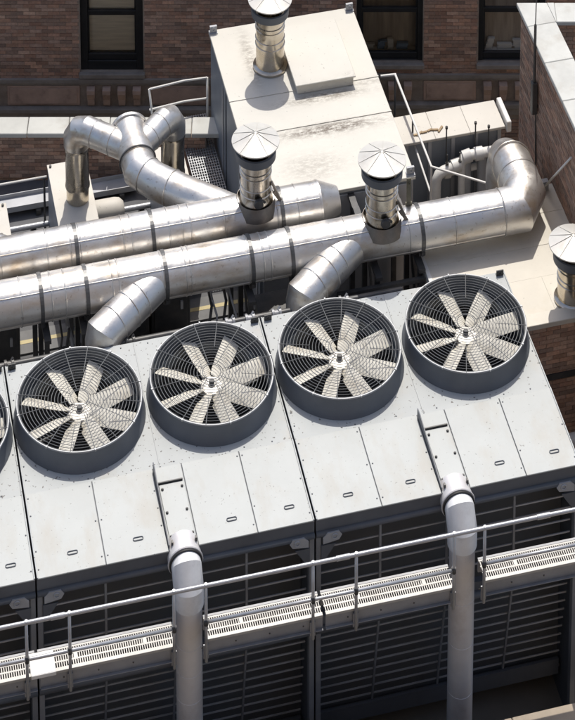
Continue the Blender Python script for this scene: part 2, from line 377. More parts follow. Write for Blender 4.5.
def bracket(x, dz):
    global br0
    if br0 is None:
        mb = MB(); P = [(-.02, 0), (-.16, 0), (-.165, -.08), (-.13, -.16), (-.09, -.24), (-.075, -.34), (-.06, -.385), (-.02, -.385)]
        for sgn, hw in ((1, .075),):
            vs = [(-hw*(1-.25*i/7), y, z) for i, (y, z) in enumerate(P)] + [(hw*(1-.25*i/7), y, z) for i, (y, z) in enumerate(P)]
            k = len(P); mb.add(vs, [tuple(range(k)), tuple(range(2*k-1, k-1, -1))]+[(i, (i+1) % k, k+(i+1) % k, k+i) for i in range(k)])
        br0 = mb.build('corbel', 'terra', B, bevel=.006); br0.location = (x, .02, 1.725+ZB+dz)
    else: inst(br0, B, (x, .02, 1.725+ZB+dz))
for x in (-3.52, -3.24, -2.97, -2.70, -5.35, -5.65, -5.95): bracket(x, 0)
for x in (1.3, 1.58, 1.86, 2.14, 3.56, 3.84, 4.12, 4.4): bracket(x, .10)
# objects on the window ledges
def ledge_item(x, wd, ht, lean, m, name, label):
    mb = MB(); rd = random.Random(int(x*100)); z = 0; k = 0
    while z < ht:
        h = min(ht-z, rd.uniform(.02, .06)); dx = rd.uniform(-.015, .015)+lean*z; mb.box(-wd/2+dx, wd/2+dx, -.03, .03, z, z+h-.002); z += h
    o = mb.build(name, m, bevel=.003); o.location = (x, FY+.245, 2.282); tag(o, label, name.replace('_', ' '))
for a_ in [(1.46, .16, .10, 0, 'item_white', 'paper_stack', 'low white paper stack at the end of the ledge beside the rooftop unit'),
    (1.66, .12, .17, .25, 'item_blue', 'book_pile', 'leaning bluish pile of books in the window behind the rooftop unit'),
    (1.84, .10, .21, -.15, 'item_white', 'paper_stack', 'tall narrow white paper stack in the window behind the rooftop unit'),
    (2.05, .20, .12, .1, 'item_blue', 'book_pile', 'wide bluish pile of books in the window behind the rooftop unit'),
    (3.60, .12, .22, .3, 'item_white', 'paper_stack', 'tall leaning white paper stack in the window by the corner parapet'),
    (3.88, .26, .11, .1, 'item_white', 'paper_stack', 'wide low white paper stack in the window by the corner parapet'),
    (4.12, .14, .19, -.2, 'item_white', 'paper_stack', 'narrow white paper stack leaning the other way in the corner window')]:
    ledge_item(*a_)

# parapet in front of it
P = thing('parapet_wall', 'low brown brick parapet with pale stone coping behind the branched duct', 'wall', 0, 37.5, 2.0, world=True)
mb = MB(); mb.box(-14, -1.38, .02, .33, 0.001, .80); mb.build('core', 'mortar', P)
brick_part(P, (-9, .02, .01), (1, 0, 0), (0, -1, 0), 7.6, .79, seed=9, gain=.9)
cs = None; x = -12.0
while x < -1.45:
    if cs is None:
        m_ = MB(); m_.box(0, .682, -.03, .36, 0, .085); cs = m_.build('coping_stone', 'coping', P, bevel=.01); cs.location = (x, 0, .80)
    else: inst(cs, P, (x, random.uniform(-.004, .004), .80+random.uniform(0, .004)))
    x += .692

# ================================================================== COOLING TOWERS
MW, DEP, ZT = 3.75, 3.36, 4.4
FANY, FANX, BRK = -1.07, (.925, 2.81), -2.13
FR = .84
def tower(ix, label):
    t = thing('cooling_tower', label, 'cooling tower', ix*MW, 0, 0, 'cooling towers in a row')
    return t
def deck_mesh():
    mb = MB(); g = .012
    for k, (xa, xb) in enumerate(((g, MW/2), (MW/2, MW-g))):
        cx, cy = FANX[k], FANY; ya, yb = BRK, 0.0
        angs = [2*pi*i/72 for i in range(72)] + [atan2(y-cy, x-cx) % (2*pi) for x in (xa, xb) for y in (ya, yb)]
        angs = sorted(angs); inn, out, low = [], [], []
        for a in angs:
            d = (cos(a), sin(a)); ts = []
            if d[0] > 1e-9: ts.append((xb-cx)/d[0])
            if d[0] < -1e-9: ts.append((xa-cx)/d[0])
            if d[1] > 1e-9: ts.append((yb-cy)/d[1])
            if d[1] < -1e-9: ts.append((ya-cy)/d[1])
            q = min(ts); inn.append((cx+FR*d[0], cy+FR*d[1], ZT)); out.append((cx+q*d[0], cy+q*d[1], ZT)); low.append((cx+FR*d[0], cy+FR*d[1], ZT-.2))
        n = len(angs)
        mb.add(inn+out+low, [(i, (i+1) % n, n+(i+1) % n, n+i) for i in range(n)] + [(i, 2*n+i, 2*n+(i+1) % n, (i+1) % n) for i in range(n)])
    return mb
def fan_parts(t, cx, first):
    H0 = .29
    mb = MB(); mb.lathe([(.845, -.02), (.845, H0-.02), (.85, H0), (.872, H0), (.876, H0-.03), (.905, .03), (.925, .012), (.925, .002), (.845, .002)], n=72)
    dr = mb.build('fan_drum', 'drum', t, sharp=50); dr.location = (cx, FANY, ZT)
    mb = MB(); mb.torus(.868, .014, (0, 0, H0+.004), n=72, m=6); mb.build('rim', 'rim', dr)
    mb = MB()
    for i in range(16): mb.torus(.16+.046*i, .0046, (0, 0, H0+.012), n=56, m=4)
    for i in range(16):
        a = 2*pi*i/16+.1; r0 = .155 if i % 2 == 0 else .43
        mb.tube([(r0*cos(a), r0*sin(a), H0+.021), (.868*cos(a), .868*sin(a), H0+.019)], .005, 4)
    mb.tube([(.13*cos(2*pi*k/24), .13*sin(2*pi*k/24), H0+.02) for k in range(25)], .006, 4, caps=False)
    mb.build('guard', 'wire', dr)
    # clips on the rim
    mb = MB(); mb.box(-.010, .010, .858, .888, H0-.005, H0+.024); cl = mb.build('guard_clip', 'rim', dr)
    for i in range(1, 8): inst(cl, dr, (0, 0, 0), i*pi/4+.1)
    mb = MB(); mb.lathe([(0, .12), (.05, .12), (.055, .10), (.16, .095), (.175, .07), (.175, -.02), (.10, -.06), (0, -.06)], n=24); mb.build('hub', 'hub', dr)
    mb = MB(); mb.lathe([(0, .17), (.03, .17), (.04, .155), (.04, .121), (0, .121)], n=8, smooth=False); mb.build('hub_nut', 'black', dr)
    mb = MB()
    for a in (.25, .25+pi/2): mb.bar((-.9*cos(a)*.92, -.9*sin(a)*.92, -.16), (.9*cos(a)*.92, .9*sin(a)*.92, -.16), .06, .05)
    mb.lathe([(0, -.062), (.11, -.062), (.11, -.13), (0, -.13)], n=16); mb.build('motor_mount', 'black', dr)
    mb = MB(); NS = 7
    top, bot = [], []
    for i in range(NS):
        s = i/(NS-1); r = (.14, .25, .262, .40, .55, .70, .815)[i]; ch = (.15, .19, .225, .242, .246, .246, .242)[i]; pit = radians(30-8*s); z0 = .09; sh = (0, 0, -.02, -.02, -.02, -.02, -.02)[i]
        for j in range(5):
            c = (j/4-.5)*ch+sh; cam_ = .008*(1-(2*j/4-1)**2)
            rr = r + (.02*(j/4-.5) if i == NS-1 else 0)
            top.append((rr, c*cos(pit), z0+c*sin(pit)+cam_)); bot.append((rr, c*cos(pit), z0+c*sin(pit)+cam_-.009))
    fs = []; n5 = 5; N = NS*n5
    for i in range(NS-1):
        for j in range(4):
            a = i*n5+j; fs += [(a, a+n5, a+n5+1, a+1), (N+a, N+a+1, N+a+n5+1, N+a+n5)]
    for i in range(NS-1): fs += [(i*n5, N+i*n5, N+(i+1)*n5, (i+1)*n5), (i*n5+4, (i+1)*n5+4, N+(i+1)*n5+4, N+i*n5+4)]
    for j in range(4): fs += [(j, j+1, N+j+1, N+j), ((NS-1)*n5+j, N+(NS-1)*n5+j, N+(NS-1)*n5+j+1, (NS-1)*n5+j+1)]
    mb.add(top+bot, fs, True); bl = mb.build('fan_blade', 'blade', dr)
    return dr, bl
BLADE_OFF = radians(17)
def make_tower():
    t = tower(0, ''); g = .012
    deck_mesh().build('deck', 'deck', t)
    mb = MB(); mb.box(g, MW-g, -.03, 0, 0.0, ZT-.002); mb.build('rear_casing', 'grey_light', t)
    for xa in (g, MW-g-.03):
        mb = MB(); mb.box(xa, xa+.03, -DEP+.03, -.032, 0.0, ZT-.004); sloped(mb).build('side_casing', 'casing', t)
    mb = MB(); mb.box(.05, MW-.05, -DEP+.5, -.04, .5, .55); mb.build('basin', 'dark', t)
    mb = MB(); mb.box(.05, MW-.05, -2.75, -2.72, .56, ZT-.09); mb.build('fill_pack', 'dark', t)
    for xa in (g, MW-g-.018):
        mb = MB(); mb.box(xa, xa+.018, BRK, -.002, ZT+.001, ZT+.014); mb.box(xa, xa+.018, -DEP-.01, BRK-.002, ZT+.015, ZT+.026); sloped(mb).build('edge_flange', 'deck', t, bevel=.003)
    mb = MB(); mb.box(MW/2-.01, MW/2+.01, BRK+.01, -.01, ZT+.001, ZT+.008); mb.build('deck_seam', 'deck', t)
    mb = MB()
    rs_ = random.Random(5)
    def screw(x, y, z):
        if rs_.random() < .5: mb.lathe([(0, .009), (.007, .009), (.011, .004), (.011, 0)], (x, y, z), n=6, smooth=False)
    for i in range(19):
        xx = .1+i*(MW-.2)/18
        if abs(xx-FANX[0]) > .3 and abs(xx-FANX[1]) > .3: screw(xx, -.06, ZT)
        screw(xx, BRK+.05, ZT)
    for i in range(9):
        yy = -.15-i*.22
        for xx in (.06, MW-.06): screw(xx, yy, ZT)
    for xx in (.05, .885, .965, 1.73, 2.93, 3.0, MW-.05):
        for i in range(5): screw(xx, BRK-.08-i*.26, ZT+.014+tz(BRK-.08-i*.26))
    sc = mb.build('screw_rows', 'drum', t); sc['kind'] = 'stuff'
    # front hatch strip
    mb = MB(); mb.box(g, MW-g, -DEP+.01, BRK, ZT-.05, ZT-.006); sloped(mb).build('hatch_bed', 'casing', t)
    xs = [g, .925, 1.765, 2.16, 2.965, MW-g]
    hd = None
    for i in range(5):
        mb = MB(); mb.box(xs[i]+.006, xs[i+1]-.006, -DEP-.012, BRK-.008, ZT-.005, ZT+.014)
        p = sloped(mb).build('hatch_panel', 'panel', t, bevel=.004)
        if i != 2:
            if hd is None:
                h = MB(); R_ = .022
                pts = [(.045+R_*cos(a), R_*sin(a)) for a in [(-pi/2+pi*k/6) for k in range(7)]] + [(-.045+R_*cos(a), R_*sin(a)) for a in [(pi/2+pi*k/6) for k in range(7)]]
                h.tube([(x_, y_, 0) for x_, y_ in pts+[pts[0]]], .006, 5, caps=False)
                hd = h.build('handle', 'drum', p); hd.location = ((xs[i]+xs[i+1])/2+.05, -3.11, ZT+.021+tz(-3.11))
            else: inst(hd, p, ((xs[i]+xs[i+1])/2+(.05 if i < 2 else .1), -3.11, ZT+.021+tz(-3.11)))
    # fascia below the hatches
    mb = MB(); mb.box(g, MW-g, -DEP+.0, -DEP+.04, ZT-.25, ZT-.055); mb.tube([(g, -DEP+.0, ZT-.27), (MW-g, -DEP+.0, ZT-.27)], .045, 10); mb.build('front_fascia', 'casing', t)
    mb = MB(); mb.box(g, MW-g, -DEP+.02, -DEP+.10, 2.62, 2.78); mb.tube([(g, -DEP-.0, 2.60), (MW-g, -DEP-.0, 2.60)], .05, 10); mb.build('middle_rail', 'casing', t)
    # posts at the corners
    for xa in (g, MW-g-.07):
        mb = MB(); mb.box(xa, xa+.07, -DEP-.01, -DEP+.09, 0, ZT-.255); mb.build('corner_post', 'louver_frame', t, bevel=.006)
    # louvers: upper vertical bank and lower bank that leans in
    sl = MB(); sl.bar((.10, -.02, .02), (MW-.10, -.02, .02), .010, .055, Vector((0, -.62, .78))); sl.box(.10, MW-.10, -.047, -.035, .030, .052)
    s0 = None
    for i in range(6):
        loc = (0, -DEP+.14, 3.95-.2*i)
        if s0 is None: s0 = sl.build('louver_slat', 'louver', t); s0.location = loc
        else: inst(s0, t, loc)
    for i in range(10):
        inst(s0, t, (0, -DEP+.16+.032*i, 2.42-.175*i))
    for xm in (.92, 1.86, 2.82):
        mb = MB(); mb.bar((xm, -DEP+.055, ZT-.26), (xm, -DEP+.055, 2.79), .025, .03); mb.bar((xm, -DEP+.065, 2.6), (xm, -DEP+.41, .80), .025, .03)
        mb.build('mullion', 'louver_frame', t)
    mb = MB(); mb.box(.09, MW-.09, -DEP+.44, -DEP+.48, .45, .70); mb.build('basin_rim', 'casing', t)
    # lifting brackets at the front corners, rear lugs
    for s, xa in ((1, .10), (-1, MW-.10)):
        mb = MB(); P = [(0, 0), (.22, .03), (.26, .1), (.22, .16), (.06, .16), (0, .10)]
        mb.add([(xa+s*a, -DEP-.05, ZT-.40+b) for a, b in P]+[(xa+s*a, -DEP-.025, ZT-.40+b) for a, b in P], [tuple(range(6)), tuple(range(11, 5, -1))]+[(i, (i+1) % 6, 6+(i+1) % 6, 6+i) for i in range(6)])
        mb.torus(.035, .010, (xa+s*.16, -DEP-.055, ZT-.30), (0, 1, 0), 14, 5)
        lb = mb.build('lifting_bracket', 'grey_light', t)
        mb = MB(); P = [(0, 0), (.2, 0), (.05, -.24), (0, -.24)]
        mb.add([(xa+s*(a-.02), -DEP-.03, ZT-.44+b) for a, b in P]+[(xa+s*(a-.02), -DEP-.012, ZT-.44+b) for a, b in P], [tuple(range(4)), tuple(range(7, 3, -1))]+[(i, (i+1) % 4, 4+(i+1) % 4, 4+i) for i in range(4)])
        mb.build('gusset', 'casing', lb)
        mb = MB(); mb.box(xa-.05, xa+.06, -.07, -.055, ZT, ZT+.09); mb.box(xa-.05, xa+.06, -.054, -.02, ZT+.001, ZT+.012); mb.torus(.025, .008, (xa, -.073, ZT+.05), (0, 1, 0), 12, 5)
        mb.build('rear_lug', 'black', t)
    for k in range(2):
        if k == 0:
            dr, bl = fan_parts(t, FANX[0], True)
            bl.rotation_euler = (0, 0, BLADE_OFF)
            for i in range(1, 8): inst(bl, dr, (0, 0, 0), BLADE_OFF+i*pi/4)
        else:
            d2 = copy_tree(dr, t); d2.location = (FANX[1], FANY, ZT)
    return t
t0 = make_tower(); t0['label'] = 'pale grey cooling tower at the row\'s end, beside the brick annex'
t1 = copy_tree(t0); t1.location = W(-MW, 0); t1['label'] = 'pale grey cooling tower standing between two alike towers'
t2 = copy_tree(t0); t2.location = W(-2*MW, 0); t2['label'] = 'pale grey cooling tower cut off by the picture edge, only one fan rim showing'
for t, ds in ((t1, (.06, -.05)), (t2, (.3, .5)), (t0, (.02, -.17))):
    for dd, d in zip([c for c in kids(t) if c.name.startswith('fan_drum')], ds):
        for b in kids(dd):
            if b.name.startswith('fan_blade'): b.rotation_euler.z += d

# ================================================================== WATER PIPES over the tower fronts
def water_pipe(x, label, rings):
    t = thing('water_pipe', label, 'pipe', x, 0, 0, 'pipes running down the tower fronts')
    mb = MB(); mb.box(-.165, .175, -DEP+.05, -2.42, ZT+.016, ZT+.035); cp = sloped(mb).build('cover_plate', 'panel', t, bevel=.004)
    mb = MB(); mb.lathe([(0, .022), (.012, .022), (.019, .014), (.019, 0), (0, 0)], n=6, smooth=False); b0 = None
    for bx, by in ((-.13, -2.50), (.14, -2.50), (-.13, -2.85), (.14, -2.85), (-.14, -3.2), (.005, -3.21), (.15, -3.2)):
        if b0 is None: b0 = mb.build('bolt', 'black', cp); b0.location = (bx, by, ZT+.035+tz(by))
        else: inst(b0, cp, (bx, by, ZT+.035+tz(by)))
    mb = MB(); mb.add([(-.20+a, y, z) for a in (0, .012) for y, z in ((-2.16, ZT+.016), (-2.16, ZT+.14), (-2.30, ZT+.16), (-DEP+.02, ZT+.07), (-DEP+.02, ZT+.016))],
                      [(0, 1, 2, 3, 4), (9, 8, 7, 6, 5)]+[(i, 5+i, 5+(i+1) % 5, (i+1) % 5) for i in range(5)]); sloped(mb).build('side_fin', 'casing', t)
    mb = MB(); mb.box(-.185, .165, -2.415, -2.40, ZT+.016, ZT+.062); sloped(mb).build('rear_flange', 'black', t)
    for bx in (-.15, .17):
        mb = MB(); mb.box(bx-.012, bx+.012, -DEP+.02, -DEP+.06, ZT+.036, ZT+.10); sloped(mb).build('tab', 'black', t)
    R0 = .225; zc = ZT-.155; ym = -3.66
    mb = MB(); mb.tube([(0, -3.20, zc), (0, -DEP-.10, zc)], R0, 32, caps=True); mb.torus(R0+.0, .014, (0, -DEP-.10, zc), (0, 1, 0), 32, 6)
    mb.build('sleeve', 'riser', t)
    Re = .20; mb = MB(); mb.lathe([(R0*.99, 0), (R0*.99, .02), (Re, .02)], (0, -DEP-.12, zc), (0, -1, 0), 32); mb.build('gasket', 'rubber', t)
    pts = [(0, -DEP-.05, zc), (0, -DEP-.16, zc)]; rad = .18
    pts = [(0, -DEP-.05, zc), (0, -DEP-.17, zc+.0), (0, -DEP-.12-rad, zc-.19), (0, -DEP-.12-rad, zc-.42)]; mb = MB(); mb.tube(pts, Re, 32); mb.build('elbow', 'elbow', t, sharp=18)
    Rp = .175; yv = -DEP-.12-rad
    z = zc-.40; prof = [(Rp+.004, z), (Rp+.004, z-.03)]
    prof = [(0, z)]+[(Rp, z)]
    for q in rings: prof += [(Rp, q+.03), (Rp, q+.006), (Rp-.005, q+.003), (Rp-.005, q-.003), (Rp, q-.006), (Rp, q-.03)]
    prof += [(Rp, .10), (Rp+.07, .10), (Rp+.07, 0), (0, 0)]
    mb = MB(); mb.lathe(prof, (0, yv, 0), n=32); mb.build('riser', 'riser', t, sharp=40)
water_pipe(1.965, 'mauve-grey pipe running down the end tower front, few seams', [3.0, 2.3, 1.5, .8])
water_pipe(1.965-MW, 'mauve-grey pipe with closely spaced seams down the middle tower front', [3.24-.42*i for i in range(8)])
water_pipe(1.965-2*MW, 'mauve-grey pipe on the tower that the picture edge cuts off', [3.0, 2.3, 1.5, .8])

# ================================================================== CATWALK and GUARD RAIL
YC0, YC1, ZC = -3.88, -4.17, 3.77
def catwalk(ix, label):
    t = thing('catwalk', label, 'walkway', ix*MW, 0, 0, 'catwalk sections along the tower fronts')
    x0, x1 = .035, MW-.015
    x0, x1 = -.06, MW-.10
    xs = [x0, 1.965-.27, 1.965+.15, x1]
    for a, b in ((xs[0], xs[1]), (xs[2], xs[3])):
        mb = MB(); x = a+.01
        while x < b-.02: mb.box(x, x+.012, YC1+.012, YC0-.012, ZC-.02, ZC); x += .030
        for k in range(4):
            y = YC1+.012 + (YC0-YC1-.024)*k/3; mb.box(a, b, y-.011, y+.011, ZC-.022, ZC+.002)
        x = a+.45
        while x < b-.2: mb.box(x, x+.05, YC1+.1, YC0-.09, ZC-.018, ZC+.003); x += .9
        g = mb.build('grating', 'walk', t); g['kind'] = 'stuff'
    mb = MB(); mb.box(x0, xs[1], YC0, YC0+.03, ZC-.2, ZC+.006); mb.box(xs[2], x1, YC0, YC0+.03, ZC-.2, ZC+.006); mb.build('rear_channel', 'fascia', t)
    for a, b in ((xs[0], xs[1]), (xs[2], xs[3])):
        mb = MB(); mb.box(a, b, YC1-.012, YC1+.01, ZC-.215, ZC-.032); mb.box(a, b, YC1-.05, YC1-.013, ZC-.215, ZC-.205); mb.build('fascia', 'fascia', t, bevel=.002)
        mb = MB(); mb.box(a, b, YC1-.03, YC1+.011, ZC-.03, ZC+.008); mb.build('edge_angle', 'walk', t, bevel=.003)
    mb = MB(); mb.lathe([(0, .008), (.010, .006), (.010, 0), (0, 0)], ax=(0, -1, 0), n=8); b0 = None; x = x0+.3
    while x < x1-.1:
        if b0 is None: b0 = mb.build('bolt', 'black', t); b0.location = (x, YC1-.013, ZC-.12)
        else: inst(b0, t, (x, YC1-.013, ZC-.12))
        x += .45 if not 1.5 < x+.45 < 2.4 else .9
    for xa in (x0+.12, 1.4, 2.5, x1-.15):
        mb = MB(); mb.bar((xa, YC0-.01, ZC-.20), (xa, -DEP-.012, ZC-.80), .05, .06); mb.build('bracket', 'casing', t)
catwalk(0, 'grating catwalk section along the end tower beside the annex'); catwalk(-1, 'grating catwalk section along the middle tower, pierced by the many-seamed pipe'); catwalk(-2, 'grating catwalk section on the tower that the picture edge cuts off')
cov = MB(); cov.box(-.16, .16, YC1-.035, YC0-.02, ZC+.012, ZC+.022); cov.box(-.16, .16, YC1-.045, YC1-.036, ZC-.03, ZC+.022)
o = place(cov.build('joint_cover', 'white_paint', bevel=.003), -MW-.02); tag(o, 'small white sheet covering the joint between two catwalk sections', 'cover plate')
gr = thing('guard_rail', 'grey tubular guard rail running the whole length of the catwalk', 'railing', 0, 0, 0)
YR = YC1-.055; ZR = ZC+.87
mb = MB(); mb.tube([(-11, YR, ZR), (3.85, YR, ZR)], .026, 12); mb.build('top_rail', 'rail', gr)
for xj in (-5.4, -3.58, .16, 2.9):
    mb = MB(); mb.tube([(xj-.09, YR, ZR), (xj+.09, YR, ZR)], .033, 12); mb.build('rail_sleeve', 'rail', gr)
p0 = None
for x in (-7.65, -5.8, -5.4, -3.98, -3.43, -2.08, -1.66, -.24, .34, 1.67, 2.09, 3.5):
    if p0 is None:
        mb = MB(); mb.tube([(0, YR, ZC-.30), (0, YR, ZR+.03)], .021, 10); p0 = mb.build('post', 'rail', gr); p0.location = (x, 0, 0)
        mb = MB(); mb.box(-.035, .035, YR+.012, YR+.03, ZC-.27, ZC-.06); c0 = mb.build('foot_plate', 'fascia', p0)
        mb = MB(); mb.tube([(0, YR, ZC+.27), (0, YR, ZC+.35)], .031, 10); mb.build('collar', 'black', p0)
    else: q = copy_tree(p0, gr); q.location = (x, 0, 0)
for a, b in ((-11, -7.78), (-7.3, -5.82), (-5.38, -2.09), (-1.65, 1.66), (2.10, 3.85)):
    mb = MB(); mb.tube([(a, YR, ZC+.31), (b, YR, ZC+.31)], .022, 10); mb.build('middle_rail', 'rail', gr)
for o in [q for q in bpy.data.objects if q.parent is None and q.name.split('.')[0] in ('catwalk', 'guard_rail', 'joint_cover')]:
    piv = W(-.3, -4.0); rm = Matrix.Rotation(radians(-.55), 4, 'Z')
    o.location = piv + rm @ (Vector(o.location)-piv); o.rotation_euler.z = TH-radians(.55)
# kerb in front, bottom of the picture
fp = thing('front_wall', 'low wall with tan coping in front of the towers, at the bottom corner', 'wall', 0, -4.9, 0)
mb = MB(); mb.box(-14, 12, -.12, .22, 0.001, 1.83); mb.build('core', 'mortar', fp)
for k in range(18):
    mb = MB(); mb.box(-12+1.2*k, -12+1.2*k+1.19, -.2, .32, 1.832, 1.93); mb.build('coping_stone', 'kerb', fp, bevel=.01)

# ================================================================== BIG DUCTS
DZ, DR = 4.54, .318
D2Y, D1Y = .95, 1.76
def prof_along(L0, L1, beads, R, bw=.012, bh=.008):
    pr = [(0, L0), (R, L0)]
    for b in sorted(beads):
        if L0+.05 < b < L1-.05: pr += [(R, b-bw-.012), (R, b-bw), (R+bh, b-bw*.4), (R+bh, b+bw*.4), (R, b+bw), (R, b+bw+.012)]
    return pr+[(R, L1), (0, L1)]
def band(parent, x, y, R=DR, ax=(1, 0, 0), lug=True):
    mb = MB(); mb.lathe([(R+.003, -.028), (R+.014, -.028), (R+.014, .028), (R+.003, .028)], (x, y, DZ), ax, 40, False, True)
    b = mb.build('clamp_band', 'strap', parent)
    if lug:
        mb = MB(); mb.box(x-.05, x+.05, y-.23, y-.15, DZ-.30, DZ-.235); mb.box(x-.02, x+.02, y-.27, y-.225, DZ-.27, DZ-.20); mb.build('clamp_lug', 'black', b)
front = thing('duct', 'long galvanised duct nearest the fans, elbow at its end over the annex roof', 'duct', 0, 0, 0, 'round galvanised ducts')
beads2 = [-5.2, -4.9, -4.1, -3.4, -2.95, -2.75, -2.05, -1.95, -1.30, -.95, -.88, .0, .22, .33, 1.52, 2.48, 3.2]
mb = MB(); mb.lathe(prof_along(-8.5, 3.98, beads2, DR), (0, D2Y, DZ), (1, 0, 0), 56); mb.build('main_run', 'galv', front, sharp=40)
for o_, yy_, xe_ in ((front, D2Y, 3.97),):
    for an_ in (-.42, .95):
        mb = MB(); mb.box(-8.5, xe_, yy_-(DR+.003)*cos(an_)-.003, yy_-(DR+.003)*cos(an_)+.003, DZ+(DR+.003)*sin(an_)-.008, DZ+(DR+.003)*sin(an_)+.008); mb.build('long_seam', 'galv', o_)
XE = 4.45
pts = [(3.97, D2Y, DZ), (4.02, D2Y, DZ)] + [(XE-.32+.32*sin(a), D2Y+.32*(1-cos(a)), DZ) for a in (pi/6, pi/3)] + [(XE, D2Y+.34, DZ), (XE, D2Y+.85, DZ)]
mb = MB(); mb.tube([(3.99, D2Y, DZ), (4.25, D2Y, DZ), (4.47, D2Y+.30, DZ), (4.47, D2Y+.62, DZ)], DR+.004, 48, caps=False); mb.build('elbow', 'galv', front, sharp=20)
mb = MB(); mb.tube([(4.47, D2Y+.60, DZ), (4.47, D2Y+.86, DZ), (4.47, D2Y+1.10, DZ-.14), (4.47, D2Y+1.18, DZ-.40), (4.47, D2Y+1.18, 2.0)], DR, 48); mb.build('drop', 'galv', front, sharp=20)
for q, (c, ax) in enumerate((((3.99, D2Y, DZ), (1, 0, 0)), ((4.36, D2Y+.15, DZ), (.6, .8, 0)), ((4.47, D2Y+.60, DZ), (0, 1, 0)), ((4.47, D2Y+.90, DZ), (0, .92, -.35)))):
    mb = MB(); mb.torus(DR+.006, .009, c, ax, 48, 6)
    if q != 1: mb.build('seam', 'galv', front)
for x in (-4.6, -3.10, -2.43, -1.25, .05, .66): band(front, x, D2Y)
band(front, 2.68, D2Y)
def lateral(parent, x, y, ln, sgn, r=.235, down=True, sy=-1, name='branch'):
    d = Vector((sgn*.82, sy*.57, -.13 if down else 0)).normalized(); a = Vector((x, y, DZ)); e = a+d*ln
    mb = MB(); st = a+d*.05
    pts = [st, a+d*(ln*.5), a+d*(ln*.5+.004)]
    if down: pts = [st, e, e+d*.03+Vector((0, 0, -.10)), e+d*.03+Vector((0, 0, -1.9))]
    else: pts = [st, e]
    mb.tube(pts, r, 40); b = mb.build(name, 'galv', parent, sharp=20)
    for s in (.42, .60, .84):
        mb = MB(); mb.torus(r+.003, .007, a+d*(ln*s), d, 40, 6); mb.build('seam', 'galv', b)
    return b
lateral(front, -1.28, D2Y, 1.19, -1, r=.268); lateral(front, 1.72, D2Y, 1.19, -1, r=.27)
rear = thing('duct', 'long galvanised duct behind the front duct, with tapered closed end by the white unit', 'duct', 0, 0, 0, 'round galvanised ducts')
beads1 = [-5.3, -4.4, -3.6, -2.9, -2.55, -2.4, -1.75, -1.62, -1.05, -.85, -.72, -.2, .62, .95]
mb = MB(); pr = prof_along(-8.5, 1.30, beads1, DR)[:-1]
mb.lathe(pr+[(DR+.006, 1.30), (DR+.006, 1.33), (DR, 1.335), (.20, 1.62), (.19, 1.63), (0, 1.63)], (0, D1Y, DZ), (1, 0, 0), 56); mb.build('main_run', 'galv', rear, sharp=40)
for an_ in (-.42, .95):
    mb = MB(); mb.box(-8.5, 1.29, D1Y-(DR+.003)*cos(an_)-.003, D1Y-(DR+.003)*cos(an_)+.003, DZ+(DR+.003)*sin(an_)-.008, DZ+(DR+.003)*sin(an_)+.008); mb.build('long_seam', 'galv', rear)
for x in (-4.2, -2.46, -1.30, .70): band(rear, x, D1Y)
lateral(rear, -3.3, D1Y, .9, -1, r=.23, down=False, sy=1)
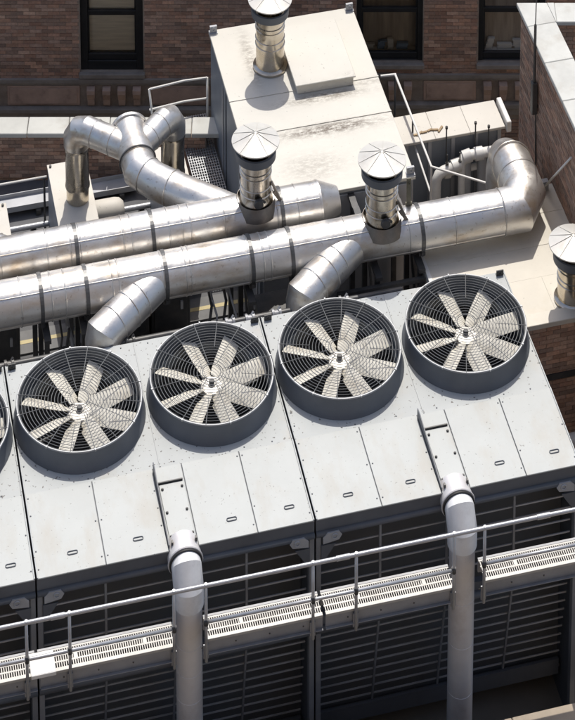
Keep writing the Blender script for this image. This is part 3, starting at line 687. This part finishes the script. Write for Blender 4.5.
# stubs where the stacks meet their duct are in the stacks
def stack(x, y, z0, label, h=1.22, R=.235, duct=True, dirt='steel', world=False):
    t = thing('vent_stack', label, 'vent stack', x, y, z0, 'steel vent stacks with rain caps')
    zb = -.05 if duct else 0
    if duct: pr = [(R+.04, zb+.15), (R+.04, .30), (R+.005, .36)]
    else: pr = [(R+.05, 0), (R+.05, .03), (R+.01, .05), (R, .06)]
    for q in (.46, .58, .78, .86):
        q = q*h/1.22; pr += [(R, q-.022), (R, q-.012), (R+.013, q-.005), (R+.013, q+.005), (R, q+.012), (R, q+.022)]
    pr += [(R, h-.13), (R-.02, h-.13), (R-.02, .5)]
    mb = MB(); mb.lathe(pr, n=40); mb.build('pipe', dirt, t, sharp=40)
    if duct: mb = MB(); mb.lathe([(R+.05, .12), (R+.12, .14), (R+.10, .22), (R+.055, .33), (R+.05, .33)], n=40); mb.build('saddle', 'sooty', t, sharp=40)
    mb = MB(); mb.lathe([(R+.005, h-.22), (R+.075, h-.18), (R+.08, h-.05), (R+.05, h-.045), (R+.045, h-.16), (R+.005, h-.19)], n=40, closed=True); mb.build('collar', 'drum', t, sharp=30)
    mb = MB()
    for k in range(4):
        a = k*pi/2+.5; mb.bar(((R-.005)*cos(a), (R-.005)*sin(a), h-.2), ((R+.06)*cos(a), (R+.06)*sin(a), h+.105), .022, .008)
    mb.build('cap_strut', 'steel', t)
    n = 10; RC = .365; zc = h+.09; mb = MB()
    vs = []; fs = []
    for i in range(n*4):
        a = 2*pi*i/(n*4); vs += [(RC*cos(a), RC*sin(a), zc), (.35*RC*cos(a), .35*RC*sin(a), zc+.125*.72), (RC*cos(a), RC*sin(a), zc-.018)]
    N = n*4; vs += [(0, 0, zc+.14), (0, 0, zc+.128)]
    for i in range(N):
        j = (i+1) % N; fs += [(3*i, 3*j, 3*j+1, 3*i+1), (3*i+1, 3*j+1, 3*N), (3*i+2, 3*j+2, 3*j, 3*i), (3*j+2, 3*i+2, 3*N+1)]
    mb.add(vs, fs, True); cp = mb.build('rain_cap', 'cap', t, sharp=40)
    mb = MB(); mb.bar((.02, 0, zc+.138), (RC-.003, 0, zc+.001), .008, .010); s0 = None
    for k in range(n):
        if s0 is None: s0 = mb.build('cap_seam', 'cap', cp)
        else: inst(s0, cp, (0, 0, 0), 2*pi*k/n)
    if duct:
        mb = MB(); mb.lathe([(0, .04), (.07, .035), (.075, 0), (.06, -.03), (0, -.03)], (-.02, -R-.055, .45), (0, -1, 0), 18); mb.bar((.0, -R-.03, .5), (.09, -R-.02, .42), .03, .03); mb.build('damper_actuator', 'black', t)
        mb = MB(); mb.bar((R-.01, -.1, .62), (R+.10, -.12, .36), .045, .03); mb.bar((R+.02, -.12, .46), (R+.13, -.12, .28), .03, .05); mb.build('hinge_bracket', 'sooty', t)
    return t
stack(.33, D1Y, DZ, 'steel vent stack with rain cap rising from the rear duct')
stack(2.10, D2Y, DZ, 'steel vent stack with rain cap rising from the front duct')
stack(1.31, 5.06, 4.332, 'bright steel vent stack with rain cap standing on the white unit roof', h=1.17, duct=False)
stack(4.66, -.45, 4.145, 'steel vent stack with rain cap on the cream annex roof', h=.86, R=.22, duct=False)
# green-brown lever bracket near the front duct stack
mb = MB(); mb.box(-.035, .035, -.02, .0, 0, .52); mb.box(-.05, .05, -.025, .012, .0, .10); mb.torus(.02, .008, (0, -.025, .44), (0, 1, 0), 10, 5)
o = place(mb.build('hanger_plate', 'olive', bevel=.004), 2.57, D2Y+.16, DZ+.235); tag(o, 'upright rusty hanger plate standing on the front duct beside its stack', 'bracket')

# ================================================================== Y DUCT on the rear duct
yd = thing('branched_duct', 'Y shaped galvanised duct with two down-turned arms joining the rear duct', 'duct', -1.24, 3.25, 0)
TR = .275
mb = MB(); mb.lathe([(0, -.02), (TR, -.02), (TR, .66), (TR+.03, .66), (TR+.03, .71), (TR, .72), (.0, .735)], (0, 0, DZ), (-.03, 1, 0), 44); mb.build('trunk', 'galv', yd, sharp=40)
mb = MB(); mb.torus(TR+.008, .014, (0, 0, DZ), (0, 1, 0), 44, 8); mb.build('flange', 'strap', yd)
mb = MB(); mb.tube([(0, .03, DZ), (0, -.20, DZ), (.20, -.47, DZ), (.55, -.80, DZ), (1.30, -1.45, DZ)], TR-.012, 44); mb.build('lower_run', 'galv', yd, sharp=20)
for c, d in (((.10, -.335, DZ), (.6, -.8, 0)), ((.42, -.675, DZ), (.72, -.7, 0))):
    mb = MB(); mb.torus(TR-.006, .007, c, d, 44, 6); mb.build('seam', 'galv', yd)
AR = .19
for s, nm in ((-1, 'arm'), (1, 'arm')):
    l1 = .47 if s < 0 else .33
    a = Vector((0, .22, DZ)); d = Vector((s*.74, .67, 0)).normalized(); e = a+d*(l1+.42)
    mb = MB(); mb.tube([a+d*.05, e, e+d*.14+Vector((0, 0, -.06)), e+d*.22+Vector((0, 0, -.20)), e+d*.22+Vector((0, 0, -.34))], AR+.02, 36); arm = mb.build(nm, 'galv', yd, sharp=20)
    pz = 3.205; q = e+d*.22
    mb = MB(); mb.lathe([(0, pz), (AR-.01, pz), (AR-.01, pz+.22), (AR+.008, pz+.24), (AR+.008, pz+.28), (AR, pz+.3), (AR, DZ-.42), (AR+.015, DZ-.40), (AR+.015, DZ-.33), (0, DZ-.33)], (q.x, q.y, 0), n=36)
    mb.build('down_pipe', 'steel', arm, sharp=40)
    for k in (.34, .72):
        mb = MB(); mb.torus(AR+.022, .006, a+d*((l1+.42)*k+.1), d, 36, 6); mb.build('seam', 'galv', arm)
    if s < 0: LQ = (q.x-1.24, q.y+3.25)
    else: RQ = (q.x-1.24, q.y+3.25)
# white plenum boxes they drop into
def plenum(x0, x1, y0, y1, zt, label):
    t = thing('plenum_box', label, 'plenum box', x0, y0, 2.0, 'white boxes under the branched duct')
    X, Y, Z = x1-x0, y1-y0, zt-2.0
    mb = MB(); mb.box(.012, X-.012, .012, Y-.012, .002, Z-.02); mb.build('body', 'grey_light', t, bevel=.005)
    mb = MB(); mb.box(0, X, 0, Y, Z-.02, Z); mb.build('top_sheet', 'white', t, bevel=.004)
    mb = MB(); mb.lathe([(0, .03), (.02, .03), (.02, 0), (0, 0)], n=8); b0 = None
    for p in ((.05, Y-.06), (X-.06, Y-.06), (.05, .06), (X-.06, .06)):
        if b0 is None: b0 = mb.build('bolt', 'black', t); b0.location = (p[0], p[1], Z)
        else: inst(b0, t, (p[0], p[1], Z))
plenum(-2.45, -1.80, 2.95, 5.04, 3.2, 'white-topped box that the outer duct arm drops into')
plenum(RQ[0]-.24, RQ[0]+.30, 3.2, 5.0, 3.2, 'white-topped box that the duct arm beside the white unit drops into')
plenum(-3.95, -3.20, 2.9, 4.4, 3.2, 'white-topped box at the picture edge behind the rear duct')
dm = thing('tank', 'small cream cylindrical tank lying on the roof beside the outer plenum box', 'tank', -1.72, 4.72, 2.0)
mb = MB(); mb.lathe([(0, 0), (.17, 0), (.18, .02), (.18, .34), (.165, .42), (.11, .48), (0, .50)], (0, 0, .42), (1, 0, 0), 28); mb.build('shell', 'white', dm, sharp=50)
for x in (.08, .32):
    mb = MB(); mb.box(x-.03, x+.03, -.14, .14, .002, .30); mb.build('cradle', 'black', dm)
# dark roof clutter at the far edge: cable tray, rails, stepped beams
ct = thing('cable_tray', 'light grey cable tray lying on the dark roof below the parapet', 'cable tray', -6.5, 5.55, 2.0)
mb = MB(); mb.box(0, 5.6, -.14, .14, .12, .13); mb.build('tray', 'grey_light', ct)
for y in (-.15, .14):
    mb = MB(); mb.box(0, 5.6, y, y+.012, .10, .20); mb.build('side', 'grey_light', ct)
for x in (.3, 2.0, 3.9, 5.3):
    mb = MB(); mb.box(x, x+.08, -.2, .2, .002, .098); mb.build('foot', 'black', ct)
for yy, lb in ((4.95, 'pale pipe lying along the dark roof behind the plenum boxes'), (4.55, 'second pale pipe along the dark roof nearer the rear duct')):
    t = thing('roof_pipe', lb, 'pipe', -6.5, yy, 2.0)
    mb = MB(); mb.tube([(0, 0, .18), (6.0, 0, .18)], .045, 12); mb.build('pipe', 'rail', t)
    for x in (.4, 2.2, 3.8, 5.6):
        mb = MB(); mb.box(x-.04, x+.04, -.1, .1, .002, .14); mb.build('support_block', 'black', t)
hr = thing('roof_railing', 'white pipe railing on the dark roof in front of the parapet', 'railing', -6.5, 5.02, 2.0)
mb = MB(); mb.tube([(0, 0, 1.0), (4.04, 0, 1.0)], .020, 10); mb.build('rail', 'white_paint', hr)
for x in (.05, 1.4, 2.7, 4.0):
    mb = MB(); mb.tube([(x, 0, 0.002), (x, 0, .985)], .018, 8); mb.build('post', 'black', hr)

# ================================================================== WHITE ROOFTOP UNIT
BX0, BX1, BY0, BY1, BZ = .50, 2.98, 2.20, 6.10, 4.32
u = thing('rooftop_unit', 'large white-roofed rooftop air unit with hatch, dark sides and lifting lugs', 'rooftop unit', BX0, BY0, 2.0)
X, Y, Z = BX1-BX0, BY1-BY0, BZ-2.0
mb = MB(); mb.box(.03, X-.03, .03, Y-.03, .002, Z-.06); mb.build('body', 'grey_side', u)
for k, y0 in enumerate((.04, 1.34, 2.64)):
    mb = MB(); mb.box(.002, .029, y0+.02, y0+1.2, .10, Z-.12); p = mb.build('side_panel', 'grey_side', u, bevel=.006)
    mb = MB(); mb.box(-.012, .0015, y0+.15, y0+.24, .14, Z-.2); mb.build('post', 'grey_light', p)
mb = MB(); mb.box(.05, X-.05, .002, .029, .10, Z-.12); mb.build('front_panel', 'grey_light', u, bevel=.006)
mb = MB(); mb.box(X-.029, X-.002, .05, Y-.05, .10, Z-.12); mb.build('far_side_panel', 'grey_light', u, bevel=.006)
ys = [-.02, 1.42, 2.22, Y+.02]
for k in range(3):
    mb = MB(); mb.box(-.02, X+.02, ys[k]+.004, ys[k+1]-.004, Z-.058, Z); rs = mb.build('roof_sheet', 'unit_roof', u, bevel=.006)
    if k: mb = MB(); mb.box(-.022, X+.022, ys[k]-.012, ys[k]+.012, Z+.001, Z+.012); mb.build('seam_cap', 'unit_roof', rs)
mb = MB(); mb.box(1.10, 2.05, 2.10+.02, 3.45, Z+.002, Z+.16); h = mb.build('hatch', 'unit_roof', u, bevel=.01)
mb = MB(); mb.box(1.07, 2.08, 2.09, 3.48, Z+.161, Z+.19); mb.build('hatch_lid', 'unit_roof', h, bevel=.006)
for p in ((.05, Y-.05), (X-.05, Y-.05), (.05, .05), (X-.05, .05)):
    mb = MB(); mb.box(p[0]-.06, p[0]+.06, p[1]-.02, p[1]+.02, Z+.001, Z+.13); mb.box(p[0]-.07, p[0]+.07, p[1]-.05, p[1]+.05, Z+.001, Z+.015); mb.torus(.03, .012, (p[0], p[1]-.021, Z+.08), (0, 1, 0), 14, 6); mb.build('lifting_lug', 'grey_light', u)
# steel grating walkway beside the unit
wk = thing('steel_walkway', 'dark steel mesh walkway along the shaded side of the white unit', 'walkway', -.04, 3.4, 2.0)
mb = MB()
for k in range(13): mb.box(.0+.04*k, .010+.04*k, 0, 2.9, .53, .58)
y = 0
while y < 2.9: mb.box(0, .5, y, y+.012, .545, .575); y += .06
g = mb.build('grating', 'rail', wk); g['kind'] = 'stuff'
for yy in (.1, 1.4, 2.75):
    for xx in (.03, .45):
        mb = MB(); mb.box(xx-.02, xx+.02, yy-.02, yy+.02, .002, .519); mb.build('leg', 'black', wk)
rl = thing('handrail', 'white pipe handrail behind the mesh walkway in front of the brick frieze', 'railing', 0, 0, 2.0)
A = Vector((-.55, 6.12, 0)); Bp = Vector((.46, 6.16, 0))
for h_ in (1.38, .98): mb = MB(); mb.tube([A+Vector((0, 0, h_)), A.lerp(Bp, .6)+Vector((0, 0, h_+.03)), Bp+Vector((0, 0, h_+.0))], .018, 8); mb.build('rail', 'white_paint', rl)
for q, lean in ((A, .12), (Bp, 0)):
    mb = MB(); mb.tube([q+Vector((lean, -lean*.5, .002)), q+Vector((0, 0, 1.38))], .018, 8); mb.build('post', 'white_paint', rl)
mb = MB(); mb.tube([A+Vector((0, -.1, .002)), A+Vector((0, -.1, .85)), A+Vector((.25, -.1, .86))], .016, 8); mb.build('brace', 'white_paint', rl)
rr = thing('handrail', 'white pipe handrail along the sunny side of the white unit', 'railing', 0, 0, 2.0)
a1, a2, a3 = Vector((3.26, 5.20, 1.65)), Vector((3.51, 5.18, 1.65)), Vector((3.52, 3.06, 1.65))
mb = MB(); mb.tube([a1, a2, a3, a3+Vector((0, 0, -1.648))], .020, 8); mb.build('rail', 'white_paint', rr)
mb = MB(); mb.tube([a1+Vector((.06, -1.0, -.35)), a2+Vector((0, -1.0, -.35)), a3+Vector((0, .04, -.5))], .016, 8); mb.build('rail', 'white_paint', rr)
mb = MB(); mb.tube([a3, Vector((4.30, 2.55, 1.62)), Vector((4.30, 2.55, .002))], .018, 8); mb.build('rail', 'white_paint', rr)
for q in (a2, a2.lerp(a3, .5)): mb = MB(); mb.tube([Vector((q.x, q.y, .002)), Vector((q.x, q.y, 1.64 if q is a2 else 1.64))], .016, 8); mb.build('post', 'black', rr)

# ================================================================== SHED with white roof, PVC pipes
s = thing('low_shed', 'low grey shed with white sheet roof in front of the frieze', 'shed', 3.30, 3.95, 2.0)
mb = MB(); mb.box(0, 1.70, .02, .52, .002, 1.36); mb.build('wall', 'grey_side', s)
for k in range(5):
    mb = MB(); mb.box(.03+.4*k, .09+.4*k, -.02, .019, .002, 1.34); mb.build('rib', 'grey_light', s)
for k in range(3):
    mb = MB(); mb.box(-.05+.6*k, .547+.6*k, -.06, .56, 1.362, 1.41); mb.build('roof_sheet', 'white', s, bevel=.006)
mb = MB(); mb.box(1.77, 1.85, -.08, .5, 1.3, 1.50); mb.build('end_flashing', 'white_paint', s, bevel=.01)
for k in range(7):
    mb = MB(); x = .2+.08*k+random.uniform(-.03, .03); mb.bar((x, .10+random.uniform(-.05, .05), 1.422), (x+random.uniform(.06, .14), .14+random.uniform(-.06, .06), 1.424), .03, .02); mb.build('debris', 'tan_scrap', s)
for x, hh in ((.72, .5), (1.22, .48), (1.45, .2)):
    mb = MB(); mb.tube([(x, -.09, .9), (x, -.09, 1.41+hh*.4)], .012, 8); mb.lathe([(0, .03), (.022, .02), (.022, -.02), (0, -.03)], (x, -.09, 1.41+hh*.4), n=10); mb.build('rod', 'black', s)
pv = thing('plastic_pipes', 'white plastic pipe run with fittings in front of the grey shed', 'pipe', 3.78, 3.62, 2.0)
mb = MB(); mb.tube([(0, 0, .002), (0, 0, .86), (.05, .02, .95), (.13, .04, .98), (.44, .10, 1.0), (.52, .12, 1.10), (.64, .12, 1.12), (1.0, .12, 1.12), (1.10, .12, 1.04), (1.10, .12, .002)], .08, 16); mb.build('pipe', 'white_paint', pv, sharp=50)
for c, d in (((.36, .09, 1.0), (1, .1, .1)), ((.56, .12, 1.11), (1, 0, .2)), ((.76, .12, 1.12), (1, 0, 0))):
    mb = MB(); mb.lathe([(0, -.07), (.105, -.07), (.105, .07), (0, .07)], c, d, 16); mb.build('fitting', 'white_paint', pv)
for x in (.55, .82):
    mb = MB(); mb.tube([(x, .12, 1.08), (x, .12, .002)], .08, 16); mb.build('leg_pipe', 'grey_light', pv)
for x in (.2, .42):
    mb = MB(); mb.tube([(x, .06, 1.0), (x, .06, 1.26)], .012, 8); mb.lathe([(0, 0), (.03, 0), (.03, .03), (0, .03)], (x, .06, 1.08), n=10); mb.build('valve_stem', 'black', pv)

pw_ = thing('plastic_pipes', 'second white plastic pipe loop with upright legs behind the first', 'pipe', 3.62, 3.80, 2.0)
mb = MB(); mb.tube([(.22, 0, .002), (.22, 0, .70), (.28, 0, .78), (.40, 0, .80), (.95, .02, .82), (1.02, .02, .74), (1.02, .02, .002)], .055, 14); mb.build('pipe', 'white_paint', pw_, sharp=50)
mb = MB(); mb.tube([(.62, -.1, .002), (.62, -.1, 1.02), (.66, -.06, 1.10), (.74, .0, 1.12)], .06, 14); mb.build('pipe', 'white_paint', pw_, sharp=50)
for c_ in ((.40, 0, .80), (.70, .01, .81)):
    mb = MB(); mb.lathe([(0, -.05), (.08, -.05), (.08, .05), (0, .05)], c_, (1, 0, 0), 14); mb.build('fitting', 'white_paint', pw_)

# ================================================================== ANNEX (cream roof) and CORNER BUILDING
AZ = 4.1
an = thing('brick_annex', 'brick annex with cream flat roof beside and behind the end tower', 'building', 0, 0, 0)
mb = MB(); mb.box(2.74, 5.16, .10, 1.74, 2.002, AZ-.002); mb.box(3.83, 9, -.78, .098, .001, AZ-.002); mb.box(5.17, 9, .099, .30, .001, AZ-.002); mb.build('core', 'mortar', an)
brick_part(an, (3.83, -.78, .9), (1, 0, 0), (0, -1, 0), 3.2, AZ-.92, seed=21, gain=1.2)
mb = MB(); mb.box(2.70, 5.165, .05, 1.76, AZ, AZ+.03); mb.box(3.80, 9, -.62, .048, AZ, AZ+.03); mb.build('roof_sheet', 'cream', an)
for yy_ in (.62, 1.22):
    mb = MB(); mb.box(2.75, 5.10, yy_, yy_+.07, AZ+.031, AZ+.036); mb.build('lap_seam', 'cream', an)
for xx_ in (4.35, 5.6):
    mb = MB(); mb.box(xx_, xx_+.06, -.615, .04, AZ+.031, AZ+.036); mb.build('lap_seam', 'cream', an)
for k in range(5):
    mb = MB(); mb.box(3.80+1.03*k, 3.80+1.03*k+1.02, -.84, -.622, AZ+.001, AZ+.085); mb.build('coping_strip', 'cream', an, bevel=.006)
mb = MB(); mb.box(2.68, 2.74, .06, 1.77, AZ-.12, AZ+.034); mb.build('edge_flashing', 'white_paint', an, bevel=.004)
mb = MB(); mb.box(3.83, 7, -.81, -.795, 3.15, 3.25); mb.build('ledge', 'black', an)
cb = thing('corner_building', 'brown brick corner building with wide pale coping around its roof', 'building', 5.12, 3.30, 0)
CZ = 6.0
# plan: wall line along local -y at x=0, back wall along the street direction
bd = Vector((cos(-TH), sin(-TH), 0)); bn = Vector((sin(-TH), -cos(-TH), 0))      # world x direction seen in the local frame
def local_box(mb, p, du, dn, a0, a1, b0, b1, z0, z1):
    vs = [p+du*a+dn*b+Vector((0, 0, z)) for z in (z0, z1) for b in (b0, b1) for a in (a0, a1)]
    return mb.add(vs, [(0, 2, 3, 1), (4, 5, 7, 6), (0, 1, 5, 4), (2, 6, 7, 3), (0, 4, 6, 2), (1, 3, 7, 5)])
z3 = Vector((0, 0, 0)); dy = Vector((0, -1, 0)); dx = Vector((1, 0, 0))
mb = MB(); mb.box(0, .40, -6.0, .12, 0.001, CZ-.06); mb.build('side_wall', 'mortar', cb)
brick_part(cb, (0, -2.9, 2.3), (0, 1, 0), (-1, 0, 0), 2.98, CZ-.1-2.3, seed=31, gain=.75)
mb = MB(); local_box(mb, Vector((.403, .10, 0)), bd, bn, 0, 6, 0, .30, 0.001, CZ-.064); mb.build('rear_wall', 'mortar', cb)
o = bricks((.403, .10, 5.0), bd, bn, 3.5, CZ-.1-5.0, seed=33, gain=1.5)
vs = [tuple(Vector(v)+bn*.301) for v in o.v]; o.v = vs; q = o.build('brickwork', 'brick', cb); q['kind'] = 'stuff'
mb = MB(); mb.box(.41, 8, -6, -.25, 4.90, 4.98); mb.build('roof_sheet', 'membrane', cb)
for k in range(7):
    mb = MB(); mb.box(-.05, .43, -.36-.84*k-.832, -.36-.84*k, CZ-.055, CZ+.02); mb.build('coping_stone', 'coping', cb, bevel=.008)
mb = MB(); a = Vector((-.05, .14, 0)); vs = [(-.05, -.357), (.43, -.357), (.43+.0, -.357)]
b1_, b2_ = Vector((-.05, .20, 0)), Vector((.43, .20, 0)) + bd*0
P4 = [(-.05, -.357), (.43, -.357), (.43, .20-.43*math.tan(TH)), (-.05, .20+.05*math.tan(TH))]
mb.add([(x, y, z) for z in (CZ-.055, CZ+.02) for x, y in P4], [(3, 2, 1, 0), (4, 5, 6, 7)]+[(i, (i+1) % 4, 4+(i+1) % 4, 4+i) for i in range(4)]); mb.build('corner_coping_stone', 'coping', cb, bevel=.008)
for k in range(5):
    mb = MB(); local_box(mb, Vector((.437, .20-.437*math.tan(TH), 0)), bd, bn, .9*k+.112, .9*k+1.002, 0.0, .445, CZ-.055, CZ+.02); mb.build('coping_stone', 'coping', cb, bevel=.008)
y9 = .20-.437*math.tan(TH); q1 = Vector((.437, y9, 0))+bd*.108; q2 = q1+bn*.445
mb = MB(); P4 = [(.433, y9-.445/cos(TH)), (q2.x, q2.y), (q1.x, q1.y), (.433, y9)]
mb.add([(x, y, z) for z in (CZ-.055, CZ+.02) for x, y in P4], [(3, 2, 1, 0), (4, 5, 6, 7)]+[(i, (i+1) % 4, 4+(i+1) % 4, 4+i) for i in range(4)]); mb.build('coping_stone', 'coping', cb, bevel=.004)
mb = MB(); mb.box(.9, 2.6, -2.2, -.9, 4.99, 5.3); mb.build('roof_curb', 'black', cb, bevel=.02)
at = thing('antenna', 'thin black whip antenna fixed to the corner building wall', 'antenna', 5.045, 2.50, 5.05)
mb = MB(); mb.tube([(0, 0, .3), (0, 0, .9), (0, 0, 1.35)], .022, 10); mb.tube([(0, 0, 1.35), (.02, 0, 2.6)], .009, 8); mb.build('mast', 'black', at)
mb = MB(); mb.box(-.045, .045, -.05, .05, -.25, .32); mb.build('radio_box', 'black', at, bevel=.01)
mb = MB(); mb.tube([(.03, 0, -.25), (.045, .02, -.6), (.045, -.02, -1.2), (.045, .02, -2.6)], .012, 6); mb.build('cable', 'black', at)
mb = MB(); mb.box(.0, .085, -.02, .02, .1, .14); mb.box(.0, .085, -.02, .02, -.15, -.11); mb.build('clamp', 'black', at)
gw = thing('guy_rod', 'slanting white rod from the annex roof up against the corner building', 'rod', 4.95, 1.66, AZ+.03)
mb = MB(); mb.tube([(0, -.02, .08), (.15, .90-1.66, 5.32-AZ-.03)], .018, 8); mb.build('rod', 'white_paint', gw)
mb = MB(); mb.box(-.06, .06, -.03, .05, 0.001, .16); mb.torus(.03, .012, (0, -.035, .09), (0, 1, 0), 12, 5); mb.build('anchor_lug', 'grey_light', gw)

# ================================================================== SUPPORT FRAMES and clutter under the ducts
def support(x, label, wd=.0, zf=2.0):
    t = thing('duct_support', label, 'support frame', x, 0, zf, 'black frames carrying the ducts')
    H = DZ-DR-.03-zf
    for y in (D2Y-.32, (D1Y+D2Y)/2, D1Y+.32):
        mb = MB(); mb.bar((0, y, 0.002), (0, y, H-.042), .07, .07); mb.build('leg', 'black', t)
    mb = MB(); mb.box(-.05, .05, D2Y-.45, D1Y+.45, H-.04, H+.02); mb.build('cross_beam', 'black', t)
    mb = MB(); mb.bar((.05, D2Y-.3, .3), (.05, (D1Y+D2Y)/2, H-.2), .03, .05); mb.build('brace', 'black', t)
    for y in (D2Y, D1Y):
        mb = MB(); mb.box(-.05, .05, y-.14, y+.14, H+.021, H+.045); mb.build('saddle', 'black', t)
for x, lb in ((-4.45, 'black steel duct support at the tower the picture edge cuts off'), (-3.05, 'black steel duct support behind the first full fan'), (-2.5, 'black steel duct support just beside the first duct branch'),
              (.0, 'black steel duct support in line with the joint of two towers'), (1.95, 'black steel duct support under the front duct stack'), (2.62, 'black steel duct support at the annex roof edge')):
    support(x, lb)
tr = thing('truss', 'black triangulated truss under the front duct by the annex roof', 'truss', 1.3, .5, 2.0)
for zc_ in (2.05, 1.3):
    mb = MB(); mb.bar((0, 0, zc_), (1.35, 0, zc_), .06, .06); mb.build('chord', 'black', tr)
for a, b in (((.0, 2.02), (.35, 1.33)), ((.35, 1.33), (.7, 2.02)), ((.7, 2.02), (1.02, 1.33)), ((1.02, 1.33), (1.33, 2.02))):
    mb = MB(); mb.bar((a[0], 0, a[1]), (b[0], 0, b[1]), .045, .045); mb.build('web', 'black', tr)
for x in (.03, 1.32):
    mb = MB(); mb.box(x-.035, x+.035, -.035, .035, .002, 2.02); mb.build('leg', 'black', tr)
# header pipe along the back of the towers with valves
hp = thing('header_pipe', 'black header pipe with valves along the back edge of the towers', 'pipe', 0, .14, 0)
mb = MB(); mb.tube([(-8, 0, 4.28), (2.2, 0, 4.28)], .05, 12); mb.build('pipe', 'black', hp)
for x in (-5.0, -3.66, -1.9, -.42, -.12, .28, 1.3):
    mb = MB(); mb.lathe([(0, -.07), (.075, -.07), (.075, -.035), (.055, -.03), (.055, .03), (.075, .035), (.075, .07), (0, .07)], (x, 0, 4.28), (1, 0, 0), 14)
    mb.bar((x, 0, 4.3), (x+.06, .03, 4.37), .03, .02); mb.build('valve', 'black' if x < -1 else 'fascia', hp)
for x in (-6.5, -4.2, -2.9, -.8, .9):
    mb = MB(); mb.tube([(x, .02, 4.27), (x, .02, 0.002)], .035, 10); mb.build('drop_leg', 'black', hp)
def cabinet(x, y, wx, wy, h, label, m='black', z=2.0):
    t = thing('cabinet', label, 'cabinet', x, y, z)
    mb = MB(); mb.box(0, wx, 0, wy, .002, h); mb.build('body', m, t, bevel=.012)
    mb = MB(); mb.box(-.02, wx+.02, -.02, wy+.02, h+.001, h+.03); mb.build('lid', m, t, bevel=.008)
    mb = MB(); mb.box(.05, wx-.05, -.02, -.001, .1, h-.1); d = mb.build('door', m, t, bevel=.006)
    mb = MB(); mb.box(wx-.16, wx-.12, -.05, -.021, h*.5, h*.5+.14); mb.build('handle', 'rail', d)
cabinet(-4.2, 2.35, .95, .55, 1.0, 'black cabinet under the ducts behind the first fan')
cabinet(-2.15, 2.3, .9, .6, 1.25, 'tall black cabinet under the ducts beside the first branch')
cabinet(-1.2, 2.4, .62, .5, 1.1, 'black cabinet between the grey walkway strip and the first branch')
cabinet(.2, .72, .75, .5, 1.6, 'black cabinet standing below the duct at the tower joint')
mb = MB(); mb.box(-7, 3.4, 2.62, 3.05, 2.004, 2.03); o = place(mb.build('walkway_strip', 'strip')); structure(o)
mb = MB(); mb.box(-7, 3.4, 2.80, 2.87, 2.031, 2.034); o = place(mb.build('painted_line', 'yellow')); structure(o)
# tangle of small conduits under the front duct
for k, (x, r, zt) in enumerate(((-.62, .022, 4.1), (-.50, .016, 4.15), (-.38, .022, 4.05), (-.22, .016, 4.15), (-2.75, .022, 4.1), (-2.66, .03, 4.12), (-2.86, .016, 4.05))):
    mb = MB(); mb.tube([(0, 0, 0.002), (0, 0, zt-2.25), (.05*(-1)**k, .08, zt-2.05), (.05*(-1)**k, .35, zt-2.0)], r, 8)
    o = place(mb.build('conduit', 'rail' if k % 2 else 'black'), x, .66+.05*(k % 3), 2.0)
    tag(o, ('pale' if k % 2 else 'black')+' thin bent conduit under the front duct '+('near the joint of two towers' if k < 4 else 'behind the first full fan'), 'conduit', 'conduits under the front duct')
# low area right of the end tower
mb = MB(); mb.tube([(0, 0, .0), (0, 0, 2.4), (.08, -.04, 2.55), (.3, -.08, 2.6), (2.0, -.08, 2.6)], .09, 16); o = place(mb.build('lagged_pipe', 'white_paint'), 4.15, -1.25, 0.002); tag(o, 'pale lagged pipe below the annex brick front', 'pipe')

# ================================================================== TALL BUILDING behind the camera, unseen, added to bounce warm light
TBX, TBH = 22.0, 84.0
tb = thing('bounce_building', 'unseen tan brick tower block with dark windows, added to bounce warm light onto the roofs', 'building', 0, -9, -24, world=True)
pw = MB(); pw.box(-TBX, TBX, -12, -.35, 0, TBH); pw.build('core', 'room', tb)
nx, nz = 14, 21; bw, bh = 2*TBX/nx, TBH/nz
pier = None
for i in range(nx+1):
    xx = -TBX+bw*i
    if pier is None:
        mb = MB(); mb.box(-.75, .75, -.349, 0, 0, TBH); pier = mb.build('pier', 'tan_brick', tb); pier.location = (xx, 0, 0)
    else: inst(pier, tb, (xx, 0, 0))
sp = None
for j in range(nz+1):
    if sp is None:
        mb = MB(); mb.box(-TBX, TBX, -.345, -.06, 0, 1.5); sp = mb.build('spandrel', 'tan_brick', tb); sp.location = (0, 0, 0)
    elif bh*j+1.5 < TBH+2: inst(sp, tb, (0, 0, bh*j))
wn = None
for i in range(nx):
    for j in range(nz):
        c = (-TBX+bw*(i+.5), -.25, bh*j+1.5)
        if wn is None:
            mb = MB(); mb.box(-bw/2+.75, bw/2-.75, -.02, 0, 0, bh-1.5); wn = mb.build('window', 'tower_glass', tb); wn.location = c
        elif (i*nz+j) < 300: inst(wn, tb, c)
